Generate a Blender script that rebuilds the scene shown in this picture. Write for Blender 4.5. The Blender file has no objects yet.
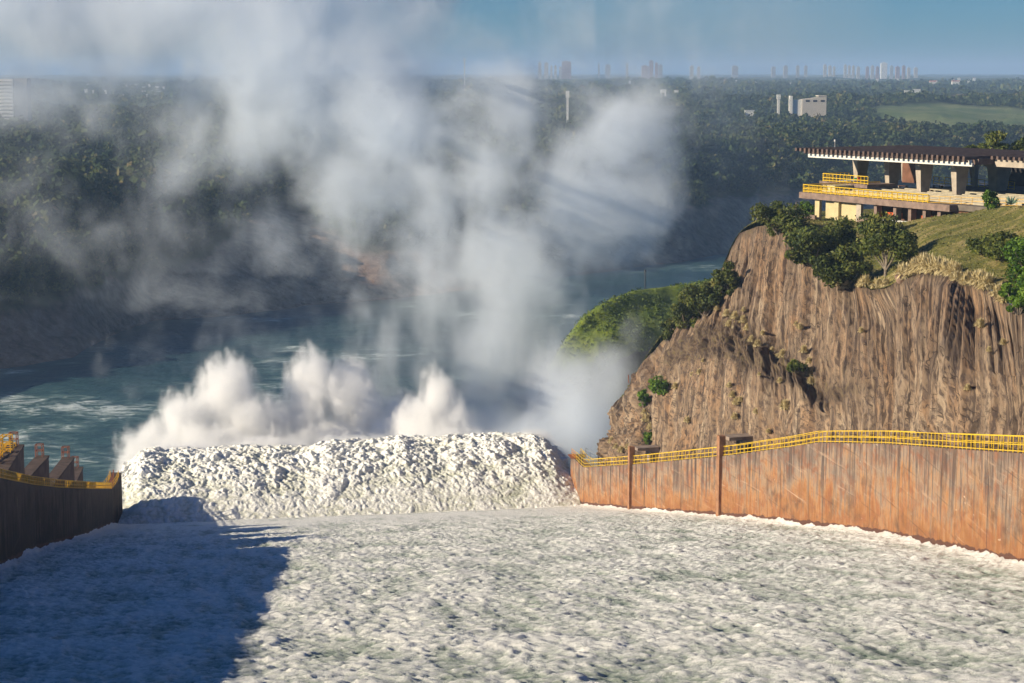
import bpy, math, random
import numpy as np
from mathutils import Vector
random.seed(7); RNG = np.random.default_rng(7)
R = math.radians
sc = bpy.context.scene
COL = sc.collection

# ------------------------------------------------------------------ camera
FPX = 1900.0
CZ = 125.0
PITCH = math.atan(269.5 / FPX)
cd = bpy.data.cameras.new("camera"); cam = bpy.data.objects.new("camera", cd); COL.objects.link(cam)
cd.sensor_width = 36; cd.lens = FPX / 1024 * 36; cd.clip_start = 1; cd.clip_end = 90000
cam.location = (0, 0, CZ); cam.rotation_euler = (math.pi / 2 - PITCH, 0, 0)
sc.camera = cam

# ------------------------------------------------------------------ world, sun, exposure
SUN_EL, SUN_BACK = 21.5, 17.0
sv = Vector((-math.cos(R(SUN_EL)) * math.cos(R(SUN_BACK)), -math.cos(R(SUN_EL)) * math.sin(R(SUN_BACK)), math.sin(R(SUN_EL))))
w = bpy.data.worlds.new("World"); sc.world = w; w.use_nodes = True
nt = w.node_tree; bg = nt.nodes["Background"]; sky = nt.nodes.new("ShaderNodeTexSky")
sky.sky_type = 'NISHITA'; sky.sun_disc = False; sky.sun_elevation = R(SUN_EL); sky.sun_rotation = math.atan2(sv.x, sv.y)
sky.altitude = 200; sky.air_density = 1.0; sky.dust_density = 0.1; sky.ozone_density = 4.0
tint = nt.nodes.new('ShaderNodeMix'); tint.data_type = 'RGBA'; tint.blend_type = 'MULTIPLY'; tint.inputs[0].default_value = 1.0; tint.inputs[7].default_value = (0.44, 0.95, 1.52, 1)
nt.links.new(sky.outputs[0], tint.inputs[6]); nt.links.new(tint.outputs[2], bg.inputs[0]); bg.inputs[1].default_value = 0.034
sl = bpy.data.lights.new("sun", 'SUN'); sl.energy = 5.0; sl.angle = R(0.5); sl.color = (1.0, 0.87, 0.66)
so = bpy.data.objects.new("sun", sl); COL.objects.link(so); so.rotation_euler = (-sv).to_track_quat('-Z', 'Y').to_euler()
sc.view_settings.view_transform = 'Standard'; sc.view_settings.look = 'None'
sc.view_settings.exposure = 0.58; sc.view_settings.gamma = 1.0; sc.view_settings.use_curve_mapping = False
cy = sc.cycles
cy.use_adaptive_sampling = True; cy.adaptive_threshold = 0.03
cy.use_denoising = True
try: cy.denoiser = 'OPENIMAGEDENOISE'
except Exception: pass
cy.max_bounces = 12; cy.diffuse_bounces = 2; cy.glossy_bounces = 2; cy.transmission_bounces = 4
cy.volume_bounces = 8; cy.transparent_max_bounces = 16
cy.volume_step_rate = 2.0; cy.volume_max_steps = 512
cy.caustics_reflective = False; cy.caustics_refractive = False

# ------------------------------------------------------------------ geometry of the view, used only to lay out the survey of the place
FW = np.array([0, math.cos(PITCH), -math.sin(PITCH)]); UP = np.array([0, math.sin(PITCH), math.cos(PITCH)])
def ray(u, v): return FW + np.array([(u - 512) / FPX, 0, 0]) - UP * (v - 341.5) / FPX
def atY(u, v, Y):
    d = ray(u, v); return np.array([0, 0, CZ]) + d * Y / d[1]
def atZ(u, v, Z):
    d = ray(u, v); return np.array([0, 0, CZ]) + d * (Z - CZ) / d[2]

# ------------------------------------------------------------------ noise
_perm = RNG.permutation(256); _perm = np.concatenate([_perm, _perm, _perm])
_g = RNG.normal(size=(256, 3)); _g /= np.linalg.norm(_g, axis=1)[:, None]
def pn(P):
    P = np.asarray(P, float); i = np.floor(P).astype(np.int64); f = P - i; i &= 255
    u = f * f * f * (f * (f * 6 - 15) + 10); out = 0
    for dx in (0, 1):
        wx = u[..., 0] if dx else 1 - u[..., 0]
        for dy in (0, 1):
            wy = u[..., 1] if dy else 1 - u[..., 1]
            for dz in (0, 1):
                wz = u[..., 2] if dz else 1 - u[..., 2]
                h = _perm[_perm[_perm[(i[..., 0] + dx) & 255] + ((i[..., 1] + dy) & 255)] + ((i[..., 2] + dz) & 255)]
                g = _g[h]
                out = out + wx * wy * wz * (g[..., 0] * (f[..., 0] - dx) + g[..., 1] * (f[..., 1] - dy) + g[..., 2] * (f[..., 2] - dz))
    return out * 1.4
def fbm(P, o=4, lac=2.1, gain=0.5):
    P = np.asarray(P, float); s = 0; a = 1.0; t = 0
    for k in range(o):
        s = s + a * pn(P + k * 17.3); t += a; P = P * lac; a *= gain
    return s / t
def billow(P, o=4, lac=2.0, gain=0.5):
    P = np.asarray(P, float); s = 0; a = 1.0; t = 0
    for k in range(o):
        s = s + a * np.abs(pn(P + k * 31.7)); t += a; P = P * lac; a *= gain
    return s / t
def V3(x, y, z=0.0):
    x, y = np.broadcast_arrays(x, y); return np.stack([x, y, np.broadcast_to(z, x.shape)], -1)
def sstep(a, b, x):
    t = np.clip((x - a) / (b - a), 0, 1); return t * t * (3 - 2 * t)

# ------------------------------------------------------------------ materials
def mat(name):
    m = bpy.data.materials.new(name); m.use_nodes = True
    b = m.node_tree.nodes["Principled BSDF"]; b.inputs['Specular IOR Level'].default_value = 0.2
    return m, m.node_tree, b
def N(nt, t, **k):
    n = nt.nodes.new(t)
    for a, b in k.items():
        if a == 'ins':
            for i, v in b.items(): n.inputs[i].default_value = v
        else: setattr(n, a, b)
    return n
def coords(nt, scale=(1, 1, 1), which='Object', rot=(0, 0, 0)):
    tc = N(nt, 'ShaderNodeTexCoord'); mp = N(nt, 'ShaderNodeMapping'); mp.inputs['Scale'].default_value = scale; mp.inputs['Rotation'].default_value = rot
    nt.links.new(tc.outputs[which], mp.inputs[0]); return mp.outputs[0]
def noise(nt, vec, scale, detail=4, rough=0.55, dist=0.0):
    n = N(nt, 'ShaderNodeTexNoise', ins={'Scale': scale, 'Detail': detail, 'Roughness': rough, 'Distortion': dist})
    if vec is not None: nt.links.new(vec, n.inputs['Vector'])
    return n.outputs[0]
def ramp(nt, fac, stops):
    r = N(nt, 'ShaderNodeValToRGB'); e = r.color_ramp.elements
    while len(e) < len(stops): e.new(0.5)
    for x, (p_, c) in zip(e, stops):
        x.position = p_; x.color = (*c, 1) if len(c) == 3 else c
    nt.links.new(fac, r.inputs[0]); return r.outputs[0]
def mix(nt, fac, a, b, mode='MIX'):
    m = N(nt, 'ShaderNodeMix', data_type='RGBA', blend_type=mode)
    for sock, v in ((m.inputs[0], fac), (m.inputs[6], a), (m.inputs[7], b)):
        if hasattr(v, 'links'): nt.links.new(v, sock)
        elif isinstance(v, (int, float)): sock.default_value = v
        else: sock.default_value = (*v, 1)
    return m.outputs[2]
def math_(nt, op, a, b=0.0, c=None, clamp=False):
    m = N(nt, 'ShaderNodeMath', operation=op, use_clamp=clamp)
    for k, v in enumerate((a, b) if c is None else (a, b, c)):
        if hasattr(v, 'links'): nt.links.new(v, m.inputs[k])
        else: m.inputs[k].default_value = v
    return m.outputs[0]
def bump(nt, b, h, strength=0.5, dist=1.0):
    n = N(nt, 'ShaderNodeBump', ins={'Strength': strength, 'Distance': dist}); nt.links.new(h, n.inputs['Height']); nt.links.new(n.outputs[0], b.inputs['Normal'])
def attr(nt, name, out=2):
    return N(nt, 'ShaderNodeAttribute', attribute_name=name).outputs[out]
def plain(name, c, rough=0.7, var=0.25, scale=1.5, metal=0.0):
    m, nt, b = mat(name); v = coords(nt)
    f = noise(nt, v, scale, 5)
    col = ramp(nt, f, [(0.3, tuple(x * (1 - var) for x in c)), (0.7, tuple(min(1, x * (1 + var)) for x in c))])
    nt.links.new(col, b.inputs['Base Color']); b.inputs['Roughness'].default_value = rough; b.inputs['Metallic'].default_value = metal
    return m

# ------------------------------------------------------------------ mesh helpers
def link_mesh(name, verts, faces, m, parent=None, smooth=False, attrs=None, uv=None, loc=None):
    me = bpy.data.meshes.new(name)
    verts = np.asarray(verts, np.float32)
    if loc is not None: verts = verts - np.asarray(loc, np.float32)
    faces_np = faces if isinstance(faces, np.ndarray) else None
    if faces_np is not None:
        k = faces_np.shape[1]; nf = len(faces_np)
        me.vertices.add(len(verts)); me.vertices.foreach_set('co', verts.ravel())
        me.loops.add(nf * k); me.loops.foreach_set('vertex_index', faces_np.astype(np.int32).ravel())
        me.polygons.add(nf); me.polygons.foreach_set('loop_start', np.arange(nf, dtype=np.int32) * k)
        me.polygons.foreach_set('loop_total', np.full(nf, k, np.int32))
        me.update(calc_edges=True)
    else:
        me.from_pydata([tuple(map(float, v)) for v in verts], [], faces); me.update()
    me.validate()
    if smooth: me.shade_smooth()
    if attrs:
        for n_, d in attrs.items():
            a = me.attributes.new(n_, 'FLOAT', 'POINT'); a.data.foreach_set('value', np.asarray(d, np.float32).ravel())
    if uv is not None:
        l = me.uv_layers.new(name='UVMap'); vi = np.zeros(len(me.loops), np.int32); me.loops.foreach_get('vertex_index', vi)
        l.data.foreach_set('uv', np.asarray(uv, np.float32)[vi].ravel())
    ms = m if isinstance(m, (list, tuple)) else [m]
    for q in ms: me.materials.append(q)
    o = bpy.data.objects.new(name, me); COL.objects.link(o)
    if loc is not None: o.location = tuple(map(float, loc))
    if parent is not None:
        o.parent = parent
    return o
def grid_faces(ni, nj, flip=False):
    i, j = np.meshgrid(np.arange(ni - 1), np.arange(nj - 1), indexing='ij'); a = i * nj + j
    f = np.stack([a, a + nj, a + nj + 1, a + 1], -1).reshape(-1, 4)
    return f[:, ::-1] if flip else f
class MB:
    def __init__(s): s.v = []; s.f = []
    def add(s, vs, fs):
        k = len(s.v); s.v += [tuple(map(float, x)) for x in vs]; s.f += [tuple(k + i for i in f) for f in fs]
    def hexa(s, p):  # 8 points: bottom 4 ccw, top 4 ccw
        s.add(p, [(0, 3, 2, 1), (4, 5, 6, 7), (0, 1, 5, 4), (1, 2, 6, 5), (2, 3, 7, 6), (3, 0, 4, 7)])
    def box(s, x0, x1, y0, y1, z0, z1, M=None):
        p = [(x0, y0, z0), (x1, y0, z0), (x1, y1, z0), (x0, y1, z0), (x0, y0, z1), (x1, y0, z1), (x1, y1, z1), (x0, y1, z1)]
        s.hexa([M(q) for q in p] if M else p)
    def bar(s, a, b, r, n=4, r2=None):
        a = Vector(a); b = Vector(b); d = b - a
        if d.length < 1e-5: return
        q = d.to_track_quat('Z', 'Y'); r2 = r if r2 is None else r2; vs = []
        for c, rr in ((a, r), (b, r2)):
            for k in range(n):
                t = 2 * math.pi * (k + 0.5) / n; vs.append(c + q @ Vector((math.cos(t) * rr, math.sin(t) * rr, 0)))
        s.add(vs, [tuple(range(n))[::-1], tuple(range(n, 2 * n))] + [(k, (k + 1) % n, n + (k + 1) % n, n + k) for k in range(n)])
    def build(s, name, m, parent=None, loc=None, smooth=False):
        if loc is None and parent is not None: loc = None
        o = link_mesh(name, s.v, s.f, m, parent, smooth, loc=loc); return o
def tag(o, label=None, cat=None, group=None, kind=None):
    for k, v in (('label', label), ('category', cat), ('group', group), ('kind', kind)):
        if v: o[k] = v
    return o
def empty(name, loc, rz=0):
    o = bpy.data.objects.new(name, None); o.location = tuple(map(float, loc)); o.rotation_euler = (0, 0, rz); o.empty_display_size = 1; COL.objects.link(o); return o
def copy_thing(src, label, loc, rz=0, scale=None):
    r = src.copy(); COL.objects.link(r); r.location = tuple(map(float, loc)); r.rotation_euler = (0, 0, rz)
    if scale is not None: r.scale = (scale,) * 3 if isinstance(scale, (int, float)) else scale
    r['label'] = label
    for ch in src.children:
        c = ch.copy(); COL.objects.link(c); c.parent = r
        for g in ch.children:
            d = g.copy(); COL.objects.link(d); d.parent = c
    return r

# ================================================================== SETTING: river, far land
shore_uv = [(-700, 640), (-420, 520), (-200, 430), (-60, 386), (0, 369), (75, 355), (110, 335), (150, 322), (240, 314), (300, 306), (400, 298), (500, 285), (600, 272), (690, 260), (760, 247), (900, 232), (1100, 215), (1700, 190)]
_sk, _sy = [], []
for u_, v_ in shore_uv:
    P_ = atZ(u_, v_, 0); _sk.append(P_[0] / P_[1]); _sy.append(P_[1])
_sk = np.array(_sk); _sy = np.array(_sy)
def shoreY(k): return np.interp(k, _sk, _sy)
def land_z(X, Y):
    X = np.asarray(X, float); Y = np.asarray(Y, float)
    k = X / Y; wob = 9 * fbm(V3(X / 40, Y / 40), 3)
    d = Y - shoreY(k) + wob * 1.5
    left = 1 - sstep(-0.16, -0.10, k)
    rock = 3.0 * sstep(-5, 12, d) + 26 * sstep(0, 75, d)
    mid = 36 * sstep(45, 230, d)
    z = rock + mid * (1 - left) + left * (32 * sstep(20, 190, d))
    z = z + 15 * sstep(250, 1500, d) + 15 * sstep(1500, 9500, d)
    und = fbm(V3(X / 420, Y / 620), 4)
    z = z + und * 26 * sstep(120, 700, d) + 10 * fbm(V3(X / 130, Y / 170, 5), 3) * sstep(60, 300, d) + (sstep(-40, 0, d) - 1) * 7
    z = z + 2.2 * fbm(V3(X / 14, Y / 14), 3) * sstep(5, 40, d) * (1 - sstep(900, 2000, d))
    z = z + 10 * np.exp(-((k + 0.125) / 0.022) ** 2) * np.exp(-((d - 420) / 220) ** 2)      # wooded knoll on the left
    return z
def bare_z(X, Y):   # height up to which the bank is bare rock
    k = X / Y; return 21 + 26 * np.exp(-((k + .122) / .03) ** 2) + 10 * sstep(-.02, .05, k) + 12 * fbm(V3(X / 35, Y / 35, 2), 4)
kk = np.concatenate([np.linspace(-1.0, -0.40, 40)[:-1], np.linspace(-0.40, 0.42, 420), np.linspace(0.42, 1.0, 40)[1:]])
dd = np.concatenate([np.linspace(-60, 260, 130), 260 + np.cumsum(np.geomspace(3.0, 900, 150))])
K_, D_ = np.meshgrid(kk, dd, indexing='ij'); Yg = shoreY(K_) + D_; Xg = K_ * Yg; Zg = land_z(Xg, Yg)
fieldm = lambda X, Y: sstep(1.0, 0.8, np.hypot((X - 600) / 170, (Y - 2330) / 330) + 0.15 * fbm(V3(X / 60, Y / 60), 2))
cutm = lambda X, Y: sstep(520, 640, X) * sstep(150, 90, np.abs(Y - (3350 + 90 * np.sin(X / 190))))
m_land, nt_, b_ = mat('land')
v_ = coords(nt_); z_ = N(nt_, 'ShaderNodeSeparateXYZ'); nt_.links.new(v_, z_.inputs[0])
rockc = ramp(nt_, noise(nt_, v_, 0.16, 8, 0.7), [(0.3, (0.09, 0.06, 0.05)), (0.50, (0.27, 0.175, 0.13)), (0.70, (0.42, 0.30, 0.23))])
grn = ramp(nt_, noise(nt_, v_, 0.06, 6, 0.65), [(0.3, (0.016, 0.028, 0.012)), (0.6, (0.045, 0.065, 0.022)), (0.8, (0.10, 0.105, 0.045))])
farp = ramp(nt_, noise(nt_, coords(nt_, (0.35, 1, 1)), 0.004, 5, 0.6), [(0.38, (0.03, 0.05, 0.025)), (0.5, (0.06, 0.08, 0.035)), (0.58, (0.16, 0.17, 0.08)), (0.66, (0.05, 0.07, 0.03))])
c_ = mix(nt_, attr(nt_, 'far'), grn, farp)
c_ = mix(nt_, attr(nt_, 'bare'), c_, rockc)
c_ = mix(nt_, attr(nt_, 'field'), c_, ramp(nt_, noise(nt_, v_, 0.02, 4), [(0.35, (0.10, 0.15, 0.055)), (0.65, (0.19, 0.21, 0.09))]))
c_ = mix(nt_, attr(nt_, 'cut'), c_, (0.26, 0.13, 0.09))
nt_.links.new(c_, b_.inputs['Base Color']); b_.inputs['Roughness'].default_value = 0.95
bump(nt_, b_, noise(nt_, v_, 0.25, 8, 0.75), 1.0, 2.5)
land = link_mesh('far_land', np.stack([Xg, Yg, Zg], -1).reshape(-1, 3), grid_faces(len(kk), len(dd), True), m_land, smooth=True,
                 attrs={'bare': sstep(3, -3, Zg - bare_z(Xg, Yg)), 'far': sstep(1500, 3500, D_), 'field': fieldm(Xg, Yg), 'cut': cutm(Xg, Yg)})
tag(land, 'far river bank of brown rock rising to wooded plateau', kind='structure')

# riverbed sheet under everything and the water
m_bed = plain('riverbed', (0.12, 0.10, 0.08), 0.9, 0.3, 0.1)
tag(link_mesh('riverbed', [(-3000, -600, -9), (3000, -600, -9), (3000, 3000, -9), (-3000, 3000, -9)], [(0, 1, 2, 3)], m_bed), 'bed of the river beneath the water', kind='structure')
rx = np.linspace(-420, 420, 330); ry = np.concatenate([np.linspace(330, 900, 480), np.linspace(902, 1750, 240)])
RX, RY = np.meshgrid(rx, ry, indexing='ij'); RX = RX * (RY / 900 + 0.35)
turb = sstep(900, 520, RY) * sstep(60, -140, RX)
RZ = (0.55 * fbm(V3(RX / 9, RY / 16), 4) + 0.5 * fbm(V3(RX / 30, RY / 30), 2)) * (0.35 + 1.3 * turb)
m_riv, nt_, b_ = mat('river')
v_ = coords(nt_, (0.55, 1.0, 1.0), rot=(0, 0, R(-18)))
fo = math_(nt_, 'MULTIPLY', noise(nt_, v_, 0.15, 10, 0.76, 1.2), noise(nt_, coords(nt_), 0.016, 4))
fo = math_(nt_, 'ADD', fo, math_(nt_, 'MULTIPLY', attr(nt_, 'turb'), 0.085))
base = ramp(nt_, fo, [(0.20, (0.018, 0.050, 0.056)), (0.29, (0.038, 0.088, 0.088)), (0.345, (0.12, 0.19, 0.175)), (0.395, (0.62, 0.68, 0.64))])
nt_.links.new(base, b_.inputs['Base Color']); b_.inputs['Roughness'].default_value = 0.32; b_.inputs['Specular IOR Level'].default_value = 0.35
bump(nt_, b_, math_(nt_, 'ADD', noise(nt_, v_, 0.5, 6, 0.65), math_(nt_, 'MULTIPLY', noise(nt_, v_, 0.09, 4), 2.0)), 0.8, 0.8)
tag(link_mesh('river', np.stack([RX, RY, RZ], -1).reshape(-1, 3), grid_faces(len(rx), len(ry), True), m_riv, smooth=True, attrs={'turb': turb}),
    'teal river with white foam streaks below the spillway', kind='structure')
rim = [(-3000, -600, -2.5), (3000, -600, -2.5), (3000, 3000, -2.5), (-3000, 3000, -2.5)]
tag(link_mesh('outer_river', rim, [(0, 1, 2, 3)], m_riv), 'calm river water beyond the rapids', kind='structure')

# ================================================================== SPILLWAY: chute, walls
AX = np.array([-math.sin(R(9.5)), math.cos(R(9.5))])
LIP = atY(345, 515, 400)
def s_of(x, y): return -((x - LIP[0]) * AX[0] + (y - LIP[1]) * AX[1])
def chute_z(x, y):
    return 30.5 + 0.2 * s_of(x, y)
def on_chute(u, v):
    d = ray(u, v); f = lambda t: CZ + t * d[2] - chute_z(t * d[0], t * d[1])
    t = -f(0) / (f(1) - f(0)); return np.array([0, 0, CZ]) + d * t
def wall_line(bot, top):
    tu = np.array([q[0] for q in top], float); tv = np.array([q[1] for q in top], float); out = []
    for u, v in bot:
        P = on_chute(u, v); T = atY(u, float(np.interp(u, tu, tv)), P[1]); out.append((P[0], P[1], P[2], T[2]))
    return out
Rw = wall_line([(583, 506), (600, 508), (632, 510.5), (680, 514.5), (728, 518), (760, 521), (786, 524), (815, 527.5), (853, 532), (880, 536), (920, 543.5), (960, 552.5), (1024, 567)],
               [(583, 467.5), (632, 464.5), (725, 456), (740, 453.5), (786, 447.6), (815, 442.6), (880, 443.8), (960, 449.5), (1024, 453.8)])
Lw = wall_line([(114, 525), (100, 531), (87, 537), (62, 544), (37, 551), (0, 569)],
               [(0, 477.4), (21, 482), (47, 486.7), (77, 488.6), (108, 489), (114, 489)])
# carry both walls on upstream, beyond the frame, up to the gates below the dam
def extend(Wl, dx, n=5, step=30):
    Wl = list(Wl)
    for k in range(n):
        x, y, zb, zt = Wl[-1]; y2 = y - step; x2 = x + dx * step; Wl.append((x2, y2, chute_z(x2, y2), zt + (chute_z(x2, y2) - zb)))
    return Wl
Rw2 = extend(Rw, 0.04); Lw2 = extend(Lw, 0.11)
# ------------------------------------------------------------------ stained concrete
def wall_mat(name, rusty):
    m, nt, b = mat(name); uv = N(nt, 'ShaderNodeTexCoord').outputs['UV']
    def mp(sx, sy):
        q = N(nt, 'ShaderNodeMapping'); q.inputs['Scale'].default_value = (sx, sy, 1); nt.links.new(uv, q.inputs[0]); return q.outputs[0]
    hf = attr(nt, 'hf'); sep = N(nt, 'ShaderNodeSeparateXYZ'); nt.links.new(uv, sep.inputs[0])
    big = noise(nt, mp(0.09, 0.16), 1.0, 5, 0.6); str_ = noise(nt, mp(0.9, 0.07), 1.0, 5, 0.65, 0.3); fine = noise(nt, mp(2.5, 2.0), 1.0, 6, 0.7)
    mott = noise(nt, mp(0.35, 0.5), 1.0, 6, 0.7, 0.6)
    h2 = math_(nt, 'ADD', hf, math_(nt, 'MULTIPLY', math_(nt, 'SUBTRACT', math_(nt, 'ADD', big, str_), 1.0), 2.0))
    if rusty:
        c = ramp(nt, h2, [(0.02, (0.26, 0.115, 0.045)), (0.30, (0.36, 0.18, 0.08)), (0.50, (0.33, 0.205, 0.12)), (0.75, (0.28, 0.205, 0.15)), (1.0, (0.19, 0.145, 0.115))])
        c = mix(nt, ramp(nt, mott, [(0.46, (0, 0, 0)), (0.64, (0.75, 0.75, 0.75))]), c, (0.25, 0.095, 0.045))
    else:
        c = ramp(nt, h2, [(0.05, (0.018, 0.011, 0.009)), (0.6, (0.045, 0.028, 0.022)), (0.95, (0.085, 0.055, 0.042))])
    sm = math_(nt, 'MULTIPLY', ramp(nt, str_, [(0.49, (0, 0, 0)), (0.60, (1, 1, 1))]), math_(nt, 'ADD', math_(nt, 'MULTIPLY', hf, 0.85), 0.10), clamp=True)
    c = mix(nt, sm, c, (0.085, 0.06, 0.05))
    pale = ramp(nt, noise(nt, mp(1.3, 0.16), 1.0, 5, 0.7), [(0.60, (0, 0, 0)), (0.72, (0.55, 0.55, 0.55))]); c = mix(nt, pale, c, (0.46, 0.33, 0.23))
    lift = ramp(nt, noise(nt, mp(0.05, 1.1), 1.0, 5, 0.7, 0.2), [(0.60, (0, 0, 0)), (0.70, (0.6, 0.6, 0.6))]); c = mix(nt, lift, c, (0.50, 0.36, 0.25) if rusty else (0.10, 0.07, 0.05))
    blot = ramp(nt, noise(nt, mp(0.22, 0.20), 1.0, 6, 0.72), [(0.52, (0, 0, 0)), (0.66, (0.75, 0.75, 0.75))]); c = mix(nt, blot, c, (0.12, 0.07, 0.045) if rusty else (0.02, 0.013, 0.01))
    # casting joints: vertical every 6 m or so, level lifts every 3 m
    fx = math_(nt, 'ABSOLUTE', math_(nt, 'SUBTRACT', math_(nt, 'FRACT', math_(nt, 'ADD', math_(nt, 'MULTIPLY', sep.outputs[0], 1 / 10.5), math_(nt, 'MULTIPLY', math_(nt, 'SINE', math_(nt, 'MULTIPLY', sep.outputs[0], 0.31)), 0.22))), 0.5))
    jx = math_(nt, 'MULTIPLY', math_(nt, 'GREATER_THAN', fx, 0.486), ramp(nt, noise(nt, mp(0.16, 0.03), 1.0, 1), [(0.4, (0.1, 0.1, 0.1)), (0.6, (0.95, 0.95, 0.95))]))
    fy = math_(nt, 'ABSOLUTE', math_(nt, 'SUBTRACT', math_(nt, 'FRACT', math_(nt, 'MULTIPLY', sep.outputs[1], 1 / 3.1)), 0.5))
    jy = math_(nt, 'MULTIPLY', math_(nt, 'GREATER_THAN', fy, 0.482), ramp(nt, noise(nt, mp(0.12, 0.3), 1.0, 3), [(0.46, (0, 0, 0)), (0.62, (0.5, 0.5, 0.5))]))
    c = mix(nt, math_(nt, 'MAXIMUM', jx, jy), c, (0.05, 0.035, 0.03))
    chip = math_(nt, 'MULTIPLY', math_(nt, 'GREATER_THAN', math_(nt, 'ABSOLUTE', math_(nt, 'SUBTRACT', fy, 0.47)), -1.0), ramp(nt, noise(nt, mp(0.55, 1.6), 1.0, 3), [(0.70, (0, 0, 0)), (0.74, (0.7, 0.7, 0.7))]))
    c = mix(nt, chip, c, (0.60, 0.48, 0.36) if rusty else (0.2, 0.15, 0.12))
    wet = ramp(nt, math_(nt, 'ADD', attr(nt, 'hb'), math_(nt, 'MULTIPLY', noise(nt, mp(0.2, 0.0), 1.0, 4), 2.2)), [(0.0, (1, 1, 1)), (0.001, (1, 1, 1))])
    wz = math_(nt, 'LESS_THAN', attr(nt, 'hb'), math_(nt, 'MULTIPLY', noise(nt, mp(0.25, 0.0), 1.0, 5, 0.7), 1.9))
    c = mix(nt, math_(nt, 'MULTIPLY', wz, 0.85), c, (0.075, 0.035, 0.03))
    nt.links.new(c, b.inputs['Base Color']); b.inputs['Roughness'].default_value = 0.85
    bump(nt, b, math_(nt, 'SUBTRACT', math_(nt, 'ADD', fine, str_), math_(nt, 'MULTIPLY', math_(nt, 'MAXIMUM', jx, jy), 1.5)), 0.6, 0.12)
    return m
m_wallR = wall_mat('rust_stained_concrete', True); m_wallL = wall_mat('dark_shaded_concrete', False)  # left copy far darker: the wall's shade is put into its colours
m_yel = plain('yellow_paint', (0.72, 0.47, 0.03), 0.55, 0.18, 3.0)
m_yelrust = plain('rusty_yellow_paint', (0.75, 0.42, 0.03), 0.6, 0.25, 1.2)
m_rust = plain('rust', (0.28, 0.10, 0.05), 0.8, 0.4, 2.0)
m_conc = plain('concrete', (0.26, 0.20, 0.16), 0.85, 0.25, 0.6)

def wall_body(W, ends, bottom, thick, side, m, parent, loc):
    # W: (x, y, zbottom-of-view, ztop) ; ends: extra columns before W[0] with their own visible bottom
    P = [(x, y, bottom(x, y, zb), zt, zb) for x, y, zb, zt in W]
    P = [(x, y, zlow, zt, zlow) for x, y, zlow, zt in ends] + P
    P = np.array(P)
    # resample
    seg = np.r_[0, np.cumsum(np.hypot(np.diff(P[:, 0]), np.diff(P[:, 1])))]
    t = np.unique(np.concatenate([seg, np.arange(0, seg[-1], 1.6)]))
    Q = np.stack([np.interp(t, seg, P[:, k]) for k in range(5)], 1)
    d = np.gradient(Q[:, :2], axis=0); d /= np.linalg.norm(d, axis=1)[:, None]; n = np.stack([-d[:, 1], d[:, 0]], 1) * side
    rows = 9; vs = []; uv = []; hf = []; hb = []
    for k in range(len(Q)):
        x, y, zl, zt, zb = Q[k]
        for r in range(rows):
            f = r / (rows - 1); z = zl + (zt - zl) * f
            vs.append((x, y, z)); uv.append((t[k], z)); hf.append((z - zb) / max(zt - zb, .1)); hb.append(z - zb)
        vs.append((x + n[k, 0] * thick, y + n[k, 1] * thick, zt)); uv.append((t[k], zt + thick)); hf.append(1.15); hb.append(20)
        vs.append((x + n[k, 0] * thick, y + n[k, 1] * thick, zl)); uv.append((t[k] + 3, zl)); hf.append(.6); hb.append(20)
    R_ = rows + 2; fs = []
    for k in range(len(Q) - 1):
        for r in range(R_):
            a, b2 = k * R_ + r, k * R_ + (r + 1) % R_
            fs.append((a, a + R_, b2 + R_, b2) if side > 0 else (a, b2, b2 + R_, a + R_))
    fs.append(tuple(range(R_))); fs.append(tuple(range((len(Q) - 1) * R_, len(Q) * R_))[::-1])
    link_mesh('wall_body', vs, fs, m, parent, loc=None, attrs={'hf': hf, 'hb': hb}, uv=uv)
    return Q, n
def railing(name, pts, m, parent, h=1.5, step=2.0, r=0.055, cross=False, rails=(0.12, 0.5, 1.0)):
    """posts and rails along a 3-D polyline"""
    P = np.array(pts, float); seg = np.r_[0, np.cumsum(np.linalg.norm(np.diff(P, axis=0), axis=1))]
    n = max(1, int(round(seg[-1] / step))); t = np.linspace(0, seg[-1], n + 1)
    Q = [Vector([np.interp(tt, seg, P[:, k]) for k in range(3)]) for tt in t]; mb = MB(); up = Vector((0, 0, 1))
    for k, q in enumerate(Q):
        mb.bar(q, q + up * h, r * 1.15)
        if k < len(Q) - 1:
            q2 = Q[k + 1]
            for f in rails: mb.bar(q + up * h * f, q2 + up * h * f, r)
            if cross: mb.bar(q + up * h * .12, q2 + up * h, r * .8)
            for j in (): 
                a = q.lerp(q2, j / 4); mb.bar(a + up * h * .12, a + up * h * .5, r * .8)
    return mb.build(name, m, parent)

# ---- right wall
rw = empty('spillway_wall', (0, 0, 0)); tag(rw, 'orange rust-stained concrete spillway wall with yellow railing at the foot of the cliff', 'wall', 'training walls of the spillway')
def tozero(o): return o
N0 = atY(570.5, 478, 419); N0t = atY(570.5, 455, 419); N1 = atY(574, 496, 415); N1t = atY(574, 458.5, 415); N2 = atY(578.5, 504, 412); N2t = atY(578.5, 463.5, 412)
ends = [(N0[0], N0[1], N0[2], N0t[2]), (N1[0], N1[1], N1[2], N1t[2]), (N2[0], N2[1], N2[2], N2t[2])]
QR, nR = wall_body(Rw2, ends, lambda x, y, zb: zb - 5.0, 2.2, 1, m_wallR, rw, None)
SR = 1 if (QR[40, 0] + nR[40, 0]) > QR[40, 0] else -1
assert SR == 1, 'right wall thickness must point to the cliff'
top = [(q[0] + n[0] * .25, q[1] + n[1] * .25, q[3]) for q, n in zip(QR, nR)]
bk = [(q[0] + n[0] * 1.9, q[1] + n[1] * 1.9, q[3]) for q, n in zip(QR, nR)]
railing('railing', top[4:], m_yel, rw, 1.75, 1.9)
railing('railing', bk[4:], m_yel, rw, 1.75, 3.8, .05, rails=(.55, 1.0))
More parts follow.
